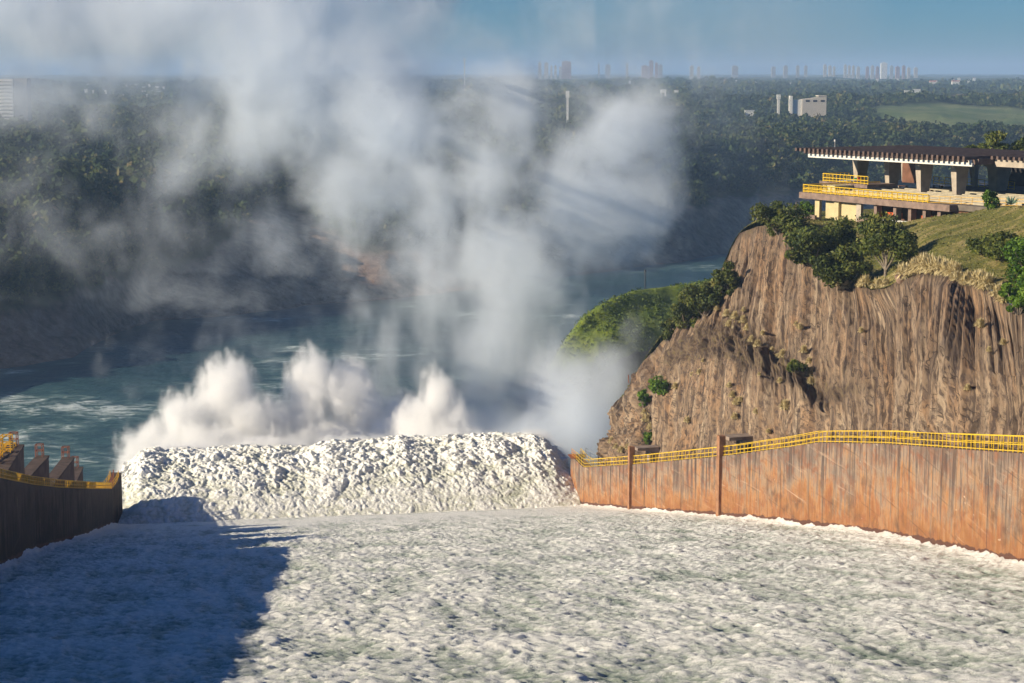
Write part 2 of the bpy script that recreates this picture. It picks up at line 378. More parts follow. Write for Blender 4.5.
# stair up to the nose platform
st = MB(); A_ = Vector(top[3]); B_ = Vector((N0t[0] + .3, N0t[1], N0t[2]))
for k in range(9):
    c = A_.lerp(B_, k / 8); st.box(c.x - .9, c.x + .9, c.y - .35, c.y + .35, c.z, c.z + .12)
st.build('stair', m_rust, rw)
railing('stair_railing', [tuple(B_), tuple(A_)], plain('orange_paint', (0.62, 0.28, 0.05), 0.6), rw, 1.5, 1.3, 0.06)
railing('stair_railing', [tuple(B_ + Vector((2.0, .6, 0))), tuple(A_ + Vector((2.0, .6, 0)))], m_yel, rw, 1.4, 1.3, 0.06)
pl0 = MB(); c = B_; pl0.box(c.x - .3, c.x + 3.2, c.y - 1.5, c.y + 1.2, c.z - .3, c.z); pl0.build('platform', m_conc, rw)
railing('platform_railing', [(c.x + 3, c.y - 1.4, c.z), (c.x + 3, c.y + 1.1, c.z), (c.x + 8.0, c.y - 4, c.z - 2.4)], plain('galvanised', (0.4, 0.42, 0.43), 0.5), rw, 1.5, 1.5, 0.05)
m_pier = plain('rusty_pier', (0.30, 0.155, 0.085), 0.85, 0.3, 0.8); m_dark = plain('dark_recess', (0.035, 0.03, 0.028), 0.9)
for up_, vt_, wpx in ((633, 446.5, 4.4), (724, 435.5, 5.8)):
    k = int(np.argmin(np.abs(512 + FPX * QR[:, 0] / QR[:, 1] - up_))); q = QR[k]; n2 = nR[k]; t2 = np.array([-n2[1], n2[0]])
    if t2[1] > 0: t2 = -t2
    zt = atY(up_, vt_, q[1])[2]; wd = .48 if up_ < 700 else .62
    def M(p_): return (q[0] + t2[0] * p_[0] + n2[0] * p_[1], q[1] + t2[1] * p_[0] + n2[1] * p_[1], p_[2])
    pb = MB(); pb.box(-wd, wd, -0.55, 0.6, q[4] - 2, zt, M); pr = pb.build('pier', m_pier, rw)
    hb_ = MB(); hb_.box(-wd, wd + 1.6, 0.6, 5.2, zt - .6, zt, M); hb_.box(-wd, wd + 1.6, 3.2, 5.2, zt - 3.6, zt - .602, M); hb_.build('hood', m_conc, pr)
    if up_ > 700:
        hb_ = MB(); hb_.box(wd, wd + 4.5, 2.6, 5.2, q[3] - .2, zt - .8, M); hb_.build('recess_shade', m_dark, rw)  # near-black solid box stands in for the shaded opening behind the pier
        hb_ = MB(); hb_.box(wd + 2.6, wd + 4.4, 5.3, 6.0, zt - .4, zt + 2.1, M); hb_.build('marker_board', m_yelrust, rw)

# ---- left wall with stepped platforms
lw = empty('spillway_wall', (0, 0, 0)); tag(lw, 'dark shaded spillway wall with stepped platforms and yellow railing at left', 'wall', 'training walls of the spillway')
T0 = Lw2[0]; tipz = atY(114, 475, T0[1])[2]
ends = [(T0[0] + .3, T0[1] + 7.5, T0[2] - 3, T0[3] + 1.9), (T0[0] + .2, T0[1] + 4, T0[2] - 3, T0[3] + .5)]
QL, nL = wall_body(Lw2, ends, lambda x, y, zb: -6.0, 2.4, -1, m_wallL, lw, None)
assert QL[40, 0] + nL[40, 0] < QL[40, 0]
top = [(q[0] + n[0] * .25, q[1] + n[1] * .25, q[3]) for q, n in zip(QL, nL)]
railing('railing', top[1:], m_yelrust, lw, 1.35, 1.6, 0.06)
railing('railing', [(q[0] + n[0] * 2.0, q[1] + n[1] * 2.0, q[3]) for q, n in zip(QL, nL)][1:], m_yelrust, lw, 1.35, 1.6, 0.06)
m_cop = plain('dark_coping', (0.10, 0.07, 0.055), 0.9, 0.4, 0.8)
m_plat = plain('weathered_block', (0.15, 0.10, 0.08), 0.9, 0.35, 0.5)
def frame_tower(mbp, c, w_, h, n=3):
    for dx in (-w_, w_):
        for dy in (-w_, w_): mbp.bar((c[0] + dx, c[1] + dy, c[2]), (c[0] + dx, c[1] + dy, c[2] + h), .09)
    for k in range(1, n + 1):
        z = c[2] + h * k / n; p_ = [(c[0] - w_, c[1] - w_, z), (c[0] + w_, c[1] - w_, z), (c[0] + w_, c[1] + w_, z), (c[0] - w_, c[1] + w_, z)]
        for a in range(4): mbp.bar(p_[a], p_[(a + 1) % 4], .08)
for u0, u1, vt, Y0, Y1 in ((-14, 17.5, 464, 264, 291), (18, 40, 469, 292, 311), (41, 67, 473, 312, 337), (68, 83, 476, 338, 352)):
    a = atY(u0, vt, Y0); b2 = atY(u1, vt, Y1); zt = (a[2] + b2[2]) / 2
    bw = 9 if u0 < 0 else 1.8
    # block stands just outside the wall, following it
    def wx(y): return float(np.interp(-y, -QL[:, 1], QL[:, 0])) - 2.5
    mb = MB(); xa, xb = wx(Y0), wx(Y1)
    mb.hexa([(xa - bw, Y0, -5), (xa, Y0, -5), (xb, Y1, -5), (xb - bw, Y1, -5), (xa - bw, Y0, zt), (xa, Y0, zt), (xb, Y1, zt), (xb - bw, Y1, zt)])
    pf = mb.build('stepped_platform', m_plat, lw)
    mb = MB(); mb.hexa([(xa - bw - .2, Y0 + .1, zt + .002), (xa + .15, Y0 + .1, zt + .002), (xb + .15, Y1 - .1, zt + .002), (xb - bw - .2, Y1 - .1, zt + .002), (xa - bw - .2, Y0 + .1, zt + .35), (xa + .15, Y0 + .1, zt + .35), (xb + .15, Y1 - .1, zt + .35), (xb - bw - .2, Y1 - .1, zt + .35)]); mb.build('coping', m_cop, pf)
    mb = MB(); c = (xb - 1.2, Y1 - 1.2, zt + .4); frame_tower(mb, c, .55, 2.0, 2); mb.build('ladder_cage', m_rust, pf)
# the tall yellow gantry on the nearest platform
mb = MB(); xg = wx(286) - 1.2; zg = atY(8, 463, 286)[2]
for k, dy in enumerate((-7.5, -3.5, 0.6, 4.2)):
    hh = 4.6 if k < 3 else 2.6
    frame_tower(mb, (xg - (k % 2) * .5, 284 + dy, zg), .75, hh, 4)
    mb.bar((xg - 1.2, 284 + dy, zg), (xg - 1.2, 284 + dy, zg + hh), .16)
mb.bar((xg, 276, zg + 4.6), (xg, 285, zg + 4.6), .12); mb.bar((xg, 276, zg + 2.3), (xg, 285, zg + 2.3), .1)
mb.build('gantry', m_yelrust, lw)
mb = MB(); tp = (T0[0] - 1.2, T0[1] + 2.0, tipz - 1.2)
for dy in (-4.2, -3.1, -2.0, -0.8, .4): mb.bar((tp[0] + .9, tp[1] + dy, T0[3]), (tp[0] + .9, tp[1] + dy, T0[3] + 3.4 + dy * .45), .12)
mb.bar((tp[0] + .9, tp[1] - 4.2, T0[3] + 1.4), (tp[0] + .9, tp[1] + .4, T0[3] + 3.2), .1); mb.bar((tp[0] + .9, tp[1] - 4.2, T0[3] + .6), (tp[0] + .9, tp[1] + .4, T0[3] + 1.6), .1)
mb.build('tip_ladder', m_rust, lw)
# upstream the wall carries gate blocks that stand outside the frame and throw the long shade on the chute
mb = MB()
for y0, y1, h, h2 in ((60, 263, 9.0, 4.0),):
    xs = [wx(y) for y in (y0, y1)]; z0 = [float(np.interp(-y, -QL[:, 1], QL[:, 3])) for y in (y0, y1)]
    mb.hexa([(xs[0] - 9, y0, -5), (xs[0], y0, -5), (xs[1], y1, -5), (xs[1] - 9, y1, -5), (xs[0] - 9, y0, z0[0] + h), (xs[0], y0, z0[0] + h), (xs[1], y1, z0[1] + h2), (xs[1] - 9, y1, z0[1] + h2)])
mb.build('stepped_platform', m_plat, lw)

# ================================================================== WATER IN THE CHUTE AND THE JET
sL = np.array([s_of(q[0], q[1]) for q in Lw2]); sRr = np.array([s_of(q[0], q[1]) for q in Rw2])
TV = np.array([math.cos(R(9.5)), math.sin(R(9.5))])
cL = np.array([(q[0] - LIP[0]) * TV[0] + (q[1] - LIP[1]) * TV[1] for q in Lw2]); cR = np.array([(q[0] - LIP[0]) * TV[0] + (q[1] - LIP[1]) * TV[1] for q in Rw2])
def edges(s):
    oL = np.argsort(sL); oR = np.argsort(sRr)
    return np.interp(s, sL[oL], cL[oL]), np.interp(s, sRr[oR], cR[oR])
def foam_mat(name, lo, mid, hi, sc_, p0, p1, p2):
    m, nt, b = mat(name); v = coords(nt)
    f = math_(nt, 'ADD', math_(nt, 'MULTIPLY', attr(nt, 'foam'), 0.62), math_(nt, 'MULTIPLY', noise(nt, v, sc_ * .7, 8, 0.75, 0.8), 0.38))
    c = ramp(nt, f, [(p0, lo), (p1, mid), (p2, hi)])
    nt.links.new(c, b.inputs['Base Color']); b.inputs['Roughness'].default_value = 0.65; b.inputs['Specular IOR Level'].default_value = 0.15
    bump(nt, b, noise(nt, v, sc_ * 1.2, 7, 0.75), 0.9, 0.22)
    return m
m_foam = foam_mat('foaming_water', (0.035, 0.08, 0.07), (0.33, 0.38, 0.31), (0.84, 0.83, 0.77), 3.4, 0.29, 0.41, 0.585)
m_jet = foam_mat('jet_foam', (0.36, 0.38, 0.27), (0.68, 0.68, 0.57), (0.88, 0.87, 0.81), 2.4, 0.20, 0.38, 0.54)
ss = np.concatenate([np.linspace(-4, 60, 230), np.linspace(60.3, 315, 1020)]); tt = np.linspace(0, 1, 520)
S_, T_ = np.meshgrid(ss, tt, indexing='ij'); eL, eR = edges(ss); C_ = eL[:, None] - .4 + (eR - eL + .8)[:, None] * tt[None, :]
X_ = LIP[0] - AX[0] * S_ + TV[0] * C_; Y_ = LIP[1] - AX[1] * S_ + TV[1] * C_
Zb = chute_z(X_, Y_)
q_ = V3(C_ / 0.8, S_ / 1.05, 0)
q_ = q_ + 0.9 * np.stack([pn(q_ * .5 + 9), pn(q_ * .5 + 40), 0 * S_], -1)
strk = fbm(V3(C_ / 2.2, S_ / 20, 11), 4, 2.1, .6); n1 = fbm(q_, 5, 2.1, 0.62); n2 = fbm(V3(C_ / 9, S_ / 14, 3), 4); n0 = 2.6 * billow(V3(C_ / 1.9, S_ / 2.2, 7.0), 4, 2.1, 0.55) - .7
amp = 0.25 + 0.75 * sstep(10, 110, S_)
edge = np.minimum(C_ - eL[:, None], eR[:, None] - C_)
splash = np.exp(-np.clip(edge, 0, 9) / 1.1) * (0.45 + 0.9 * np.clip(fbm(V3(S_ / 5, C_ / 40, 5), 3) + .3, 0, 1.5))
Zf = Zb + amp * (0.36 * n1 + 0.22 * n0 + 0.8 * n2) + splash * 0.8
foam = 0.55 + 0.42 * n1 + 0.16 * n0 + 0.30 * n2 + 0.34 * strk; foam = foam + (1 - sstep(10, 75, S_)) * 0.14 + splash * .5
chute = link_mesh('spillway_water', np.stack([X_, Y_, Zf], -1).reshape(-1, 3), grid_faces(len(ss), len(tt)), m_foam, smooth=True, attrs={'foam': np.clip(foam, 0, 1)})
tag(chute, 'white foaming water racing down the wide concrete chute', kind='structure')

# the jet leaves the lip, climbs to a crest and falls to the river
qs = np.concatenate([np.linspace(-1.0, 36, 300), np.linspace(36.4, 88, 120)]); tj = np.linspace(0, 1, 560)
P0L = np.array([Lw2[0][0] + .3, Lw2[0][1], 31.0]); P0R = np.array([Rw2[0][0] - .3, Rw2[0][1] - .5, 30.6])
P1L = atY(121, 462, P0L[1] + 30); P1R = atY(563, 446, P0R[1] + 26)
Qm, Tm = np.meshgrid(qs, tj, indexing='ij')
fq = np.clip(Qm / 30, -0.1, 3.2)[..., None]
eLj = P0L[:2] + (P1L[:2] - P0L[:2]) * fq; eRj = P0R[:2] + (P1R[:2] - P0R[:2]) * fq
XY = eLj + (eRj - eLj) * Tm[..., None]
edj = np.minimum(Tm, 1 - Tm) * 92
crest = 10.4 + 1.7 * fbm(V3(Tm * 9, Tm * 0, 2), 4) + 0.9 * sstep(.35, .75, Tm)
par = 1 - ((Qm - 31) / 31) ** 2; par = np.where(Qm > 31, 1 - ((Qm - 31) / 26) ** 2 * .62, par)
Zj = 30.4 + crest * par * (0.66 + 0.34 * sstep(0, 5, edj)) - .3
lum = 2.6 * billow(V3(XY[..., 0] / 3.6, XY[..., 1] / 3.8, Zj / 3.6), 4, 2.05, 0.55) - .7 + 1.1 * fbm(V3(XY[..., 0] / 9, XY[..., 1] / 9, Zj / 6), 2)
lum2 = 3.2 * billow(V3(XY[..., 0] / 1.5, XY[..., 1] / 1.8, Zj / 1.5 + 9), 3, 2.0, 0.55) - .8
grow = sstep(-1, 26, Qm)
disp = (0.15 + 1.15 * grow) * lum * .85 + (0.22 + .25 * grow) * lum2 * .7
vs = np.stack([XY[..., 0] - AX[0] * disp * .55, XY[..., 1] - AX[1] * disp * .75, Zj + disp * .8], -1)
foamj = np.clip(0.50 + 0.30 * lum + 0.28 * lum2 + .10 * grow, 0, 1)
jet = link_mesh('jet_water', vs.reshape(-1, 3), grid_faces(len(qs), len(tj), True), m_jet, smooth=True, attrs={'foam': foamj})
tag(jet, 'white curtain of churning water leaping off the spillway lip', kind='structure')
# concrete floor of the chute beneath the water
mb = MB()
a0, b0 = edges(np.array([0.0])); a1, b1 = edges(np.array([300.0]))
def cp(s, c, dz): return (LIP[0] - AX[0] * s + TV[0] * c, LIP[1] - AX[1] * s + TV[1] * c, 30.5 + .2 * s + dz)
mb.hexa([cp(300, a1[0], -25), cp(300, b1[0], -25), cp(2, b0[0] - 1, -34), cp(2, a0[0] + 1, -34), cp(300, a1[0], -3), cp(300, b1[0], -3), cp(2, b0[0] - 1, -3), cp(2, a0[0] + 1, -3)])
tag(mb.build('chute_slab', m_conc), 'concrete chute floor under the water', kind='structure')
# ================================================================== CLIFF, GRASS TOP, HEADLAND
def crom(P, n):
    """Catmull-Rom along axis 0"""
    P = np.asarray(P, float); m = len(P); Pp = np.concatenate([2 * P[:1] - P[1:2], P, 2 * P[-1:] - P[-2:-1]])
    t = np.linspace(0, m - 1 - 1e-9, n); i = t.astype(int); f = (t - i).reshape(-1, *([1] * (P.ndim - 1)))
    a, b, c, d = Pp[i], Pp[i + 1], Pp[i + 2], Pp[i + 3]
    return .5 * (2 * b + (c - a) * f + (2 * a - 5 * b + 4 * c - d) * f * f + (-a + 3 * b - 3 * c + d) * f ** 3)
def lin(P, n):
    P = np.asarray(P, float); m = len(P); t = np.linspace(0, m - 1 - 1e-9, n); i = t.astype(int); f = (t - i).reshape(-1, *([1] * (P.ndim - 1)))
    return P[i] * (1 - f) + P[i + 1] * f
cols = [
 [(592, 480, 427), (596, 462, 428), (606, 432, 430), (611, 413, 436), (621, 409, 444)],
 [(620, 470, 392), (622, 458, 396), (628, 425, 404), (627, 404, 414), (634, 377, 440)],
 [(650, 468, 372), (652, 458, 376), (652, 405, 386), (659, 352, 398), (670, 326, 412)],
 [(688, 462, 352), (690, 452, 356), (692, 385, 367), (698, 325, 379), (708, 296, 390)],
 [(720, 458, 334), (722, 447, 338), (722, 385, 348), (727, 325, 366), (740, 233, 404)],
 [(779, 450, 308), (780, 440, 312), (778, 395, 320), (776, 350, 340), (780, 222, 386)],
 [(829, 444, 284), (830, 432, 288), (828, 412, 293), (824, 388, 304), (822, 250, 352)],
 [(880, 444, 260), (880, 430, 264), (880, 410, 269), (876, 370, 280), (870, 289, 318)],
 [(935, 446, 233), (935, 432, 237), (933, 412, 241), (930, 365, 252), (925, 272, 293)],
 [(990, 450, 209), (990, 434, 213), (990, 410, 217), (987, 365, 228), (985, 286, 268)],
 [(1040, 456, 189), (1040, 438, 193), (1040, 415, 197), (1037, 365, 207), (1035, 320, 240)],
 [(1110, 470, 160), (1110, 450, 164), (1110, 420, 169), (1108, 365, 178), (1105, 310, 212)],
 [(1300, 490, 110), (1300, 465, 114), (1295, 430, 118), (1290, 365, 128), (1280, 300, 160)],
]
CP = np.array([[atY(*q) for q in c] for c in cols])           # 13 x 5 x 3
CPd = .3 * crom(CP, 900) + .7 * lin(CP, 900)                                           # along
_t = np.transpose(CPd, (1, 0, 2)); CF = np.transpose(.4 * crom(_t, 300) + .6 * lin(_t, 300), (1, 0, 2))   # 900 x 300 x 3
du = np.gradient(CF, axis=0); dv = np.gradient(CF, axis=1); nn = np.cross(dv, du); nn /= np.linalg.norm(nn, axis=2, keepdims=True) + 1e-9
if nn[450, 150, 0] > 0: nn = -nn
arc = np.cumsum(np.linalg.norm(du, axis=2), axis=0); arc = np.broadcast_to(arc[:, 150:151], arc.shape)
hgt = CF[..., 2]; sh = arc - hgt * 0.26                          # slabs lean
fl = billow(V3(sh / 7.5, hgt / 60, 0), 4, 2.2, .55); fl2 = billow(V3(sh / 1.9, hgt / 22, 4), 3, 2.1, .55); bigN = fbm(V3(arc / 22, hgt / 16, 8), 4)
blk = fbm(V3(sh / 3.2, hgt / 3.6, 12), 4, 2.1, .6)
vpar = np.linspace(0, 1, 300)[None, :]
ledge = np.exp(-((vpar * 4 - 2.75) / .28) ** 2) * sstep(120, 230, np.arange(900))[:, None] * sstep(560, 400, np.arange(900))[:, None]
rough_low = sstep(.42, .2, vpar) * np.clip(fbm(V3(arc / 12, hgt / 9, 3), 3) + .25, 0, 1)
blk2 = billow(V3(sh / 1.6, hgt / 1.4, 5), 3, 2.1, .6)
st_n = fbm(V3(sh / 13, hgt / 60, 2), 3, 2.3, .5) * 9; terr = np.floor(st_n) + sstep(.72, 1, st_n - np.floor(st_n))
st_2 = fbm(V3(sh / 3.0, hgt / 16, 6), 2) * 5; terr2 = np.floor(st_2) + sstep(.6, 1, st_2 - np.floor(st_2))
dsp = .62 * terr + .08 * terr2 - .08 * fl + 1.6 * bigN + .30 * blk - .30 * blk2 + ledge * 3.4 * blk + rough_low * 2.4 * blk
_i = np.arange(900)[:, None]
dsp = dsp + sstep(165, 110, _i) * (2.6 * blk + 1.0 * np.floor(fbm(V3(sh / 6, hgt / 5, 21), 3) * 7) * .5) - 3.6 * np.exp(-((_i - 128) / 14.0) ** 2) * (.5 + .5 * sstep(0, .5, vpar))
dsp = dsp * sstep(0.02, .14, vpar) * (1 - .85 * sstep(.93, 1, vpar)) 
CV = CF + nn * dsp[..., None]
def rock_mat(name, a, b_, c_, o_):
    m, nt, b = mat(name); uv = N(nt, 'ShaderNodeTexCoord').outputs['UV']
    def mp(sx, sy):
        q = N(nt, 'ShaderNodeMapping'); q.inputs['Scale'].default_value = (sx, sy, 1); nt.links.new(uv, q.inputs[0]); return q.outputs[0]
    s1 = noise(nt, mp(0.42, 0.045), 1.0, 7, 0.62, 0.1); s2 = noise(nt, mp(1.0, 0.05), 1.0, 4, 0.6, 0.0); s3 = noise(nt, mp(0.14, 0.12), 1.0, 6, 0.65, 0.6); s4 = noise(nt, mp(1.2, 0.8), 1.0, 8, 0.75)
    c = ramp(nt, s1, [(0.32, a), (0.50, b_), (0.66, c_)])
    c = mix(nt, ramp(nt, s3, [(0.46, (0, 0, 0)), (0.66, (0.8, 0.8, 0.8))]), c, o_)
    c = mix(nt, ramp(nt, s2, [(0.54, (0, 0, 0)), (0.64, (0.85, 0.85, 0.85))]), c, (0.055, 0.038, 0.03))
    c = mix(nt, ramp(nt, noise(nt, mp(0.9, 0.05), 2.3, 4, 0.6), [(0.60, (0, 0, 0)), (0.70, (0.55, 0.55, 0.55))]), c, (0.44, 0.34, 0.27))
    c = mix(nt, ramp(nt, s4, [(0.42, (0.85, 0.85, 0.85)), (0.53, (0, 0, 0))]), c, (0.075, 0.052, 0.042))
    crk = math_(nt, 'LESS_THAN', math_(nt, 'ABSOLUTE', math_(nt, 'SUBTRACT', noise(nt, mp(0.11, 0.022), 1.0, 4, 0.6), 0.5)), 0.0045)
    crk2 = math_(nt, 'LESS_THAN', math_(nt, 'ABSOLUTE', math_(nt, 'SUBTRACT', noise(nt, mp(0.07, 0.14), 1.0, 4, 0.6), 0.47)), 0.003)
    c = mix(nt, math_(nt, 'MULTIPLY', math_(nt, 'MAXIMUM', crk, crk2), 0.75), c, (0.035, 0.024, 0.02))
    c = mix(nt, attr(nt, 'grass'), c, ramp(nt, s4, [(0.4, (0.045, 0.032, 0.026)), (0.52, (0.115, 0.08, 0.055)), (0.62, (0.15, 0.12, 0.055)), (0.7, (0.06, 0.07, 0.025))]))
    nt.links.new(c, b.inputs['Base Color']); b.inputs['Roughness'].default_value = 0.9
    bump(nt, b, math_(nt, 'SUBTRACT', math_(nt, 'ADD', math_(nt, 'ADD', s1, s2), math_(nt, 'MULTIPLY', s4, 1.3)), math_(nt, 'MULTIPLY', math_(nt, 'MAXIMUM', crk, crk2), 1.0)), 0.8, 0.4)
    return m
m_rock = rock_mat('cliff_rock', (0.105, 0.072, 0.048), (0.26, 0.185, 0.122), (0.43, 0.33, 0.225), (0.34, 0.20, 0.105))
gm = np.clip(ledge * 1.2 + 1.0 * sstep(.3, .5, ledge + .45 * fbm(V3(arc / 5, hgt / 4, 1), 3)) * .6, 0, .85) + sstep(0.975, 0.995, vpar) * .8
lowgrass = sstep(150, 60, np.arange(900))[:, None] * sstep(.8, .95, vpar); gm = np.clip(gm + lowgrass, 0, 1)
cliff = link_mesh('cliff', CV.reshape(-1, 3), grid_faces(900, 300, False), m_rock, smooth=False, uv=np.stack([sh, hgt], -1).reshape(-1, 2), attrs={'grass': np.broadcast_to(gm, sh.shape)})
tag(cliff, 'steep cut cliff of fluted brown rock above the right wall', kind='structure')
def cliff_at(u, v):
    """nearest cliff surface point seen at a place in the survey"""
    d = CV - np.array([0, 0, CZ]); f = d @ FW; uu = 512 + FPX * d[..., 0] / f; vv = 341.5 - FPX * (d @ UP) / f
    e = (uu - u) ** 2 + (vv - v) ** 2; k = np.argmin(e + (f - f.min()) * .02); i, j = np.unravel_index(k, e.shape); return CV[i, j], nn[i, j]

# ---- grassy top
edge_ = CF[:, -1]
gcols = [(0, [(622, 400, 462), (660, 380, 520)]), ]
gp = np.array([
 [atY(618, 402, 456), atY(630, 430, 500), (40, 560, 0)],
 [atY(648, 366, 456), atY(665, 400, 500), (50, 560, 10)],
 [atY(690, 300, 436), (48, 470, 60), (70, 560, 20)],
 [atY(735, 262, 425), (58, 460, 80), (90, 560, 40)],
 [atY(768, 216, 425), (85, 450, 92), (120, 560, 60)],
 [atY(803, 219, 410), (92, 428, 94), (170, 480, 90)],
 [atY(848, 223, 394), (101, 412, 95), (175, 455, 92)],
 [atY(893, 223, 381), (110, 396, 96.5), (185, 440, 94)],
 [atY(952, 214.5, 366), (118, 384, 98.3), (195, 420, 97)],
 [atY(1000, 207.5, 345), (125, 366, 99.5), (200, 400, 99)],
 [atY(1055, 205, 312), (135, 340, 101.5), (210, 370, 101)],
 [atY(1150, 200, 262), (160, 290, 104), (230, 320, 104)],
 [(105, 190, 108), (150, 210, 110), (240, 260, 112)]])
g0 = CP[:, -1]; mid = (g0 + gp[:, 0]) / 2; mid[:, 2] += 0.4
GP = np.stack([g0, mid, gp[:, 0], gp[:, 1], gp[:, 2]], 1)
GS = np.transpose(lin(np.transpose(crom(GP, 500), (1, 0, 2)), 160), (1, 0, 2))
GS[:, 1:, 2] += (0.55 * fbm(V3(GS[:, 1:, 0] / 6, GS[:, 1:, 1] / 6), 4)) * np.clip(np.arange(1, 160) / 12, 0, 1)[None, :]
GS[:, 0, 2] += .15
m_grass, nt_, b_ = mat('short_grass')
v_ = coords(nt_); g1 = noise(nt_, v_, 0.18, 6, 0.65, .5); g2 = noise(nt_, v_, 2.2, 5, 0.7)
c_ = ramp(nt_, g1, [(0.34, (0.12, 0.125, 0.022)), (0.50, (0.22, 0.20, 0.045)), (0.64, (0.42, 0.32, 0.13))])
c_ = mix(nt_, ramp(nt_, g2, [(0.4, (0.7, 0.7, 0.7)), (0.6, (0, 0, 0))]), c_, (0.04, 0.055, 0.018)); nt_.links.new(c_, b_.inputs['Base Color']); b_.inputs['Roughness'].default_value = 0.95
bump(nt_, b_, g2, 0.9, 0.4)
tag(link_mesh('grass_slope', GS.reshape(-1, 3), grid_faces(500, 160, False), m_grass, smooth=True), 'sloping green lawn on top of the cliff', kind='structure')

# ---- headland beyond, green top over dark rock
ridge = [(528, 425, 528), (540, 388, 530), (553, 362, 534), (575, 328, 540), (605, 304, 548), (640, 292, 556), (690, 285, 565), (740, 278, 575), (820, 275, 590), (900, 275, 600)]
HP = []
for (u_, v_, Y_0) in ridge:
    r_ = atY(u_, v_, Y_0); z_h = r_[2]
    HP.append([r_ + [0, 90, 0] - [0, 0, z_h + 8], r_ + [2, 30, -z_h * .25], r_, r_ + [1, -9, -3.5], r_ + [3, -17, -10], r_ + [0, -24, -22], r_ + [-3, -30, -z_h * .75], r_ + [-5, -42, -z_h - 8]])
HP = np.array(HP); HS = np.transpose(crom(np.transpose(crom(HP, 260), (1, 0, 2)), 220), (1, 0, 2))
dh = 1.0 * fbm(V3(HS[..., 0] / 11, HS[..., 1] / 11, HS[..., 2] / 11), 4) + .6 * (1 - 2 * billow(V3(HS[..., 0] / 6, HS[..., 1] / 6, HS[..., 2] / 6), 4))
HS = HS + np.stack([dh * -.4, dh * -.6, dh * .6], -1)
m_head, nt_, b_ = mat('headland'); v_ = coords(nt_); z_ = N(nt_, 'ShaderNodeSeparateXYZ'); nt_.links.new(v_, z_.inputs[0])
gr_ = ramp(nt_, noise(nt_, v_, 0.35, 6, 0.65), [(0.35, (0.07, 0.11, 0.015)), (0.55, (0.16, 0.20, 0.025)), (0.8, (0.24, 0.26, 0.04))]); rk_ = ramp(nt_, noise(nt_, v_, 0.3, 7, 0.7), [(0.35, (0.03, 0.028, 0.028)), (0.7, (0.13, 0.11, 0.095))])
f_ = math_(nt_, 'MULTIPLY', math_(nt_, 'SUBTRACT', attr(nt_, 'up'), 0.5), 1.0)
fz = math_(nt_, 'ADD', attr(nt_, 'up'), math_(nt_, 'MULTIPLY', math_(nt_, 'SUBTRACT', noise(nt_, v_, 0.15, 4), 0.5), 0.5))
nt_.links.new(mix(nt_, ramp(nt_, fz, [(0.45, (0, 0, 0)), (0.55, (1, 1, 1))]), rk_, gr_), b_.inputs['Base Color']); b_.inputs['Roughness'].default_value = .95; bump(nt_, b_, noise(nt_, v_, 1.1, 7, .7), .6, .5)
jj = np.linspace(0, 7, 220)[None, :] + 0 * HS[..., 0]; iu = np.linspace(0, 1, 260)[:, None]
upm = sstep(4.9, 3.9, jj) * sstep(.12, .26, iu)
tag(link_mesh('headland', HS.reshape(-1, 3), grid_faces(260, 220, False), m_head, smooth=True, attrs={'up': upm}), 'rocky headland with bright green top beyond the cliff', kind='structure')
# ================================================================== PAVILION
for o_ in (rw, lw): o_['kind'] = 'thing'
O_ = np.array([62.0, 410.0]); pt = np.array([.489, -.872]); pb_ = np.array([.872, .489]); ZD = 99.4
def PM(q): return (O_[0] + pt[0] * q[0] + pb_[0] * q[1], O_[1] + pt[1] * q[0] + pb_[1] * q[1], ZD + q[2])
def pside(u, v, z):   # facade coordinate of a survey direction at height z
    P = atZ(u, v, ZD + z); d = P[:2] - O_; return float(d @ pt), float(d @ pb_)
m_slab = plain('weathered_slab_edge', (0.22, 0.155, 0.125), 0.85, 0.3, 0.7); m_col = plain('raw_concrete', (0.40, 0.34, 0.27), 0.8, 0.18, 0.8)
m_cream = plain('cream_render', (0.52, 0.43, 0.24), 0.8, 0.12, 0.8); m_white = plain('white_paint', (0.68, 0.66, 0.60), 0.6, 0.06, 1.0)
m_roof = plain('dark_roof_beams', (0.13, 0.09, 0.075), 0.85, 0.35, 0.6); m_orange = plain('orange_seat', (0.60, 0.12, 0.04), 0.6, 0.15)
m_floor = plain('worn_paving', (0.15, 0.125, 0.10), 0.9, 0.3, 0.5); m_green = plain('green_bin_paint', (0.02, 0.26, 0.10), 0.5); m_red = plain('red_bin_paint', (0.42, 0.04, 0.02), 0.5)
m_brown = plain('brown_wall', (0.16, 0.075, 0.045), 0.85, 0.3, 0.6)
pv = empty('lookout_pavilion', PM((0, 0, 0))); pv.location = (0, 0, 0)
tag(pv, 'open concrete lookout pavilion with flat ribbed roof and yellow railed terrace on the cliff', 'pavilion'); pv['kind'] = 'thing'
def pbox(name, m, b, parent=pv, extra=()):
    mb = MB()
    for q in [b] + list(extra): mb.box(*q, PM)
    return mb.build(name, m, parent)
SL = 47.0
pbox('terrace_slab', m_slab, (-.2, SL, 0, 2.0, -1.3, -.004)); pbox('terrace_floor', m_floor, (-.2, SL + 24, 2.0, 62, -1.1, 0))
pbox('terrace_floor', m_floor, (-.2, SL - 2, 0.35, 2.0, 0.0, .03))
railing('railing', [PM((0.2, 22, 0)), PM((.2, .25, 0)), PM((SL - 6.5, .25, 0))], m_yel, pv, 1.65, 1.5, .095, rails=(.15, .5, 1.0))
railing('railing', [PM((0.2, 21.6, 0)), PM((.6, .65, 0)), PM((SL - 6.5, .65, 0))], m_yel, pv, 1.5, 1.9, .07, rails=(.3, .7, 1.0))
railing('railing', [PM((SL - 6.5, .3, 0)), PM((SL + 8, 8, 0)), PM((SL + 20, 12, 0))], m_yelrust, pv, 1.4, 2.2, .05)
